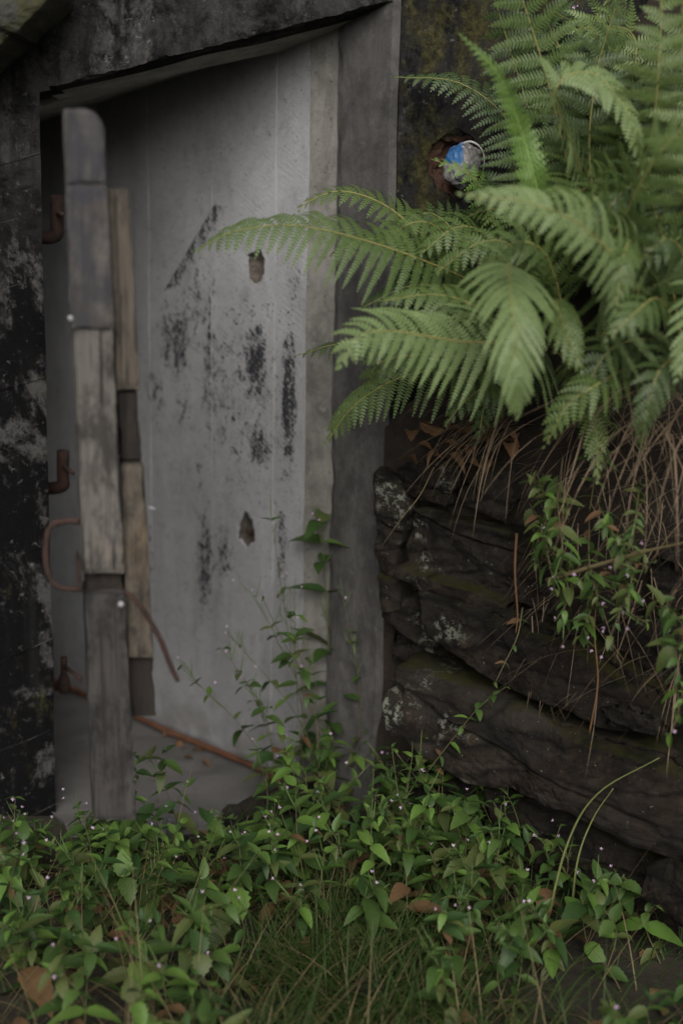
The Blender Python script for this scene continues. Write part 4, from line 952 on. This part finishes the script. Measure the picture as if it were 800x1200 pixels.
# ------------------------------------------------------------------ grass and straw
def blade(V, F, p, d, L, w, bend, n=5):
    side = d.cross(Vector((0, 0, 1))); side = side.normalized() if side.length > 1e-4 else Vector((1, 0, 0))
    b = len(V); q = p.copy(); dd = d.normalized()
    for i in range(n + 1):
        ww = w * (1 - (i / n) ** 1.5) + .0001
        V.append(q - side * ww); V.append(q + side * ww)
        dd = (dd + Vector((bend.x, bend.y, bend.z)) / n).normalized(); q = q + dd * L / n
    for i in range(n): F.append((b + 2 * i, b + 2 * i + 1, b + 2 * i + 3, b + 2 * i + 2))
def ground_pt(px, py):
    p = PZ(px, py, -.05); p.z = gz(p.x, p.y) - .004; return p
V = []; F = []; V2 = []; F2 = []
for i in range(8000):
    px = rnd.gauss(400, 85) if i % 5 else rnd.uniform(-60, 860); py = rnd.uniform(1020, 1290)
    if py < 1080 and rnd.random() < .5: continue
    p = ground_pt(px, py)
    if noise.noise(p * 6) < -.05 and rnd.random() < .85: continue
    a = rnd.uniform(0, 6.28); d = Vector((math.cos(a) * .5, math.sin(a) * .5, 1)); bd = Vector((math.cos(a), math.sin(a), -.9)) * rnd.uniform(.3, 1.5)
    dry = rnd.random() < (.16 if px > 260 else .34)
    blade(V2 if dry else V, F2 if dry else F, p, d, rnd.uniform(.06, .26), rnd.uniform(.0009, .0022), bd)
tag(link('grass', mesh('grass', V, F), M_GRASS), 'thin green grass growing on the ground before the doorway', 'grass', kind='stuff')
# long dry stems and seed heads in the left corner
for i in range(150):
    px = rnd.uniform(-60, 330) if i % 3 else rnd.uniform(300, 860); py = rnd.uniform(1070, 1280)
    p = ground_pt(px, py); a = rnd.uniform(0, 6.28)
    blade(V2, F2, p, Vector((math.cos(a) * .8, math.sin(a) * .4, 1)), rnd.uniform(.18, .42), rnd.uniform(.0008, .0014), Vector((math.cos(a) * .8, .1, -.5)) * rnd.uniform(.2, 1.0), 7)
for i in range(26):
    p = PY(rnd.uniform(0, 210), rnd.uniform(1000, 1090), rnd.uniform(2.7, 2.95))
    for k in range(34):
        q = p + Vector((rnd.gauss(0, .022), rnd.gauss(0, .02), rnd.gauss(0, .032)))
        blade(V2, F2, q, Vector((rnd.uniform(-1, 1), rnd.uniform(-1, 1), rnd.uniform(-.4, 1))), rnd.uniform(.004, .008), .0009, Vector((0, 0, 0)), 1)
    r0 = Vector((p.x + rnd.uniform(-.08, .08), p.y + rnd.uniform(0, .1), -.01))
    tube_data(spline([r0, r0.lerp(p, .5) + Vector((0, 0, .02)), p], 6), .0007, 3, V2, F2, False)
tag(link('dry_grass', mesh('dry_grass', V2, F2), M_STRAWP), 'dry yellow grass stems and seed heads on the ground', 'grass', kind='stuff')
# straw hanging from the top of the bank
V = []; F = []
for i in range(150):
    px = rnd.choice((590, 600, 612, 690, 735, 770, 800, 830)) + rnd.gauss(0, 10); py = rnd.uniform(440, 510)
    Y = Yr(px) + rnd.uniform(-.03, .10)
    p = PY(px, py, Y)
    left = px < 650
    d = Vector((rnd.uniform(-1.2, -.2) if left else rnd.uniform(-.6, .35), rnd.uniform(-.9, -.3), rnd.uniform(-.3, .3)))
    blade(V, F, p, d, rnd.uniform(.12, .34) if left else rnd.uniform(.12, .42), rnd.uniform(.0012, .0030), Vector((rnd.uniform(-.4, .3), rnd.uniform(.0, .5), rnd.uniform(-1.8, -.5))), 8)
for i in range(260):
    px = rnd.uniform(620, 860); py = rnd.uniform(520, 800)
    p = PY(px, py, Yr(px) + rnd.uniform(-.04, .03))
    blade(V, F, p, Vector((rnd.uniform(-1, .6), rnd.uniform(-.5, .1), rnd.uniform(-1, .2))), rnd.uniform(.06, .25), rnd.uniform(.0007, .0018), Vector((rnd.uniform(-.3, .3), .1, rnd.uniform(-1.2, -.2))), 5)
tag(link('straw', mesh('straw', V, F), M_STRAW), 'dead brown straw hanging over the edge of the bank', 'straw', kind='stuff')
def stalk(pts, r, label, mat=M_STRAWP, cat='stalk', name='dry_stalk', group=None):
    P = W(*pts); Vt, Ft = tube_data([p - P[0] for p in spline(P, 24)], [r * (1 - .7 * i / 24) for i in range(25)], 5)
    return tag(link(name, mesh(name, Vt, Ft, True), mat, loc=P[0]), label, cat, group)
M_STALKG = m_leaf('green_straw', (0.13, 0.15, 0.05), (0.16, 0.17, 0.06), (0.22, 0.17, 0.08), 6, .6, .05)
s1 = ground_pt(640, 1090); 
stalk([(638, 1092, s1.y), (664, 990, s1.y - .02), (700, 930, s1.y - .06), (772, 888, s1.y - .12)], .0034, 'tall arching pale grass stalk in front of the boulder, the longer of two', M_STALKG, name='grass_stalk')
stalk([(668, 1085, s1.y), (676, 1010, s1.y - .02), (694, 960, s1.y - .04), (718, 924, s1.y - .07)], .0030, 'shorter green grass stalk bending beside the long arching one', M_STALKG, name='grass_stalk')
stalk([(640, 680, 2.76), (700, 662, 2.68), (760, 645, 2.60), (830, 630, 2.50)], .0055, 'thick broken straw stem sticking out across the bank weeds', M_STRAWP)
stalk([(508, 548, 3.08), (492, 580, 3.02), (470, 608, 3.0), (447, 640, 3.02)], .0016, 'single pale straw bent across the lichen rock beside the jamb', M_STRAWP)
stalk([(605, 625, 2.93), (603, 670, 2.90), (606, 720, 2.90), (604, 742, 2.90)], .0038, 'dark red-brown root hanging down the broad slab', M_DEAD, 'root', 'root')
stalk([(690, 860, 2.78), (700, 800, 2.74), (696, 740, 2.74), (700, 690, 2.76)], .0022, 'thin dark root hanging in the gap below the weeds', M_DEAD, 'root', 'root')
# dead leaves
LEAFM = [leaf_mesh('dead_leaf', .32, .5, .3, .1), leaf_mesh('dead_leaf', .38, -.4, -.3, .08), leaf_mesh('dead_leaf', .28, .7, .5)]
for m_ in LEAFM: m_.materials.append(M_DEAD)
def dead(p, label, group, s):
    o = bpy.data.objects.new('dead_leaf', rnd.choice(LEAFM)); COL.objects.link(o)
    o.matrix_world = Matrix.Translation(p) @ Euler((rnd.uniform(-.5, .5), rnd.uniform(-.4, .4), rnd.uniform(0, 6.28))).to_matrix().to_4x4() @ Matrix.Diagonal((s, s, s, 1))
    tag(o, label, 'leaf', group)
for i in range(70):
    p = ground_pt(rnd.uniform(-20, 820), rnd.uniform(1000, 1230)); p.z += .012
    dead(p, 'curled brown dead leaf lying on the ground among the weeds', 'dead leaves on the ground', rnd.uniform(.03, .065))
for i in range(14):
    dead(PZ(rnd.uniform(180, 300), rnd.uniform(850, 900), .022), 'brown dead leaf on the concrete floor near the iron bar', 'dead leaves on the floor slab', rnd.uniform(.018, .04))
for i in range(26):
    px = rnd.uniform(470, 600); p = PY(px, rnd.uniform(495, 545), Yr(px) + rnd.uniform(.0, .06))
    dead(p, 'brown dead leaf caught on the bank under the ferns', 'dead leaves on the bank', rnd.uniform(.03, .06))
# rotten log in the doorway corner
pts = [PZ(268, 960, .03), PZ(320, 940, .035), PZ(380, 925, .03)]
Vt, Ft = tube_data([p - pts[0] for p in spline(pts, 30)], [.030 + .006 * nz((i, 0, 0), .35) for i in range(31)], 14)
lg = mesh('rotten_log', Vt, Ft, True)
for v in lg.vertices: v.co += .006 * Vector((nz(v.co, 30), nz(v.co, 30, 4), nz(v.co, 30, 8)))
tag(link('rotten_log', lg, M_WOODD, loc=pts[0]), 'dark rotten log lying at the doorway corner under the weeds', 'log')
# mossy stone at the top corner of the wall
rock([(-150, -90), (80, -90), (62, -8), (34, 18), (0, 52), (-60, 100), (-150, 130)], 'mossy stone overhanging the black wall above the gate', seed=21, yfix=2.98, thick=.14, mat=M_MOSSB)
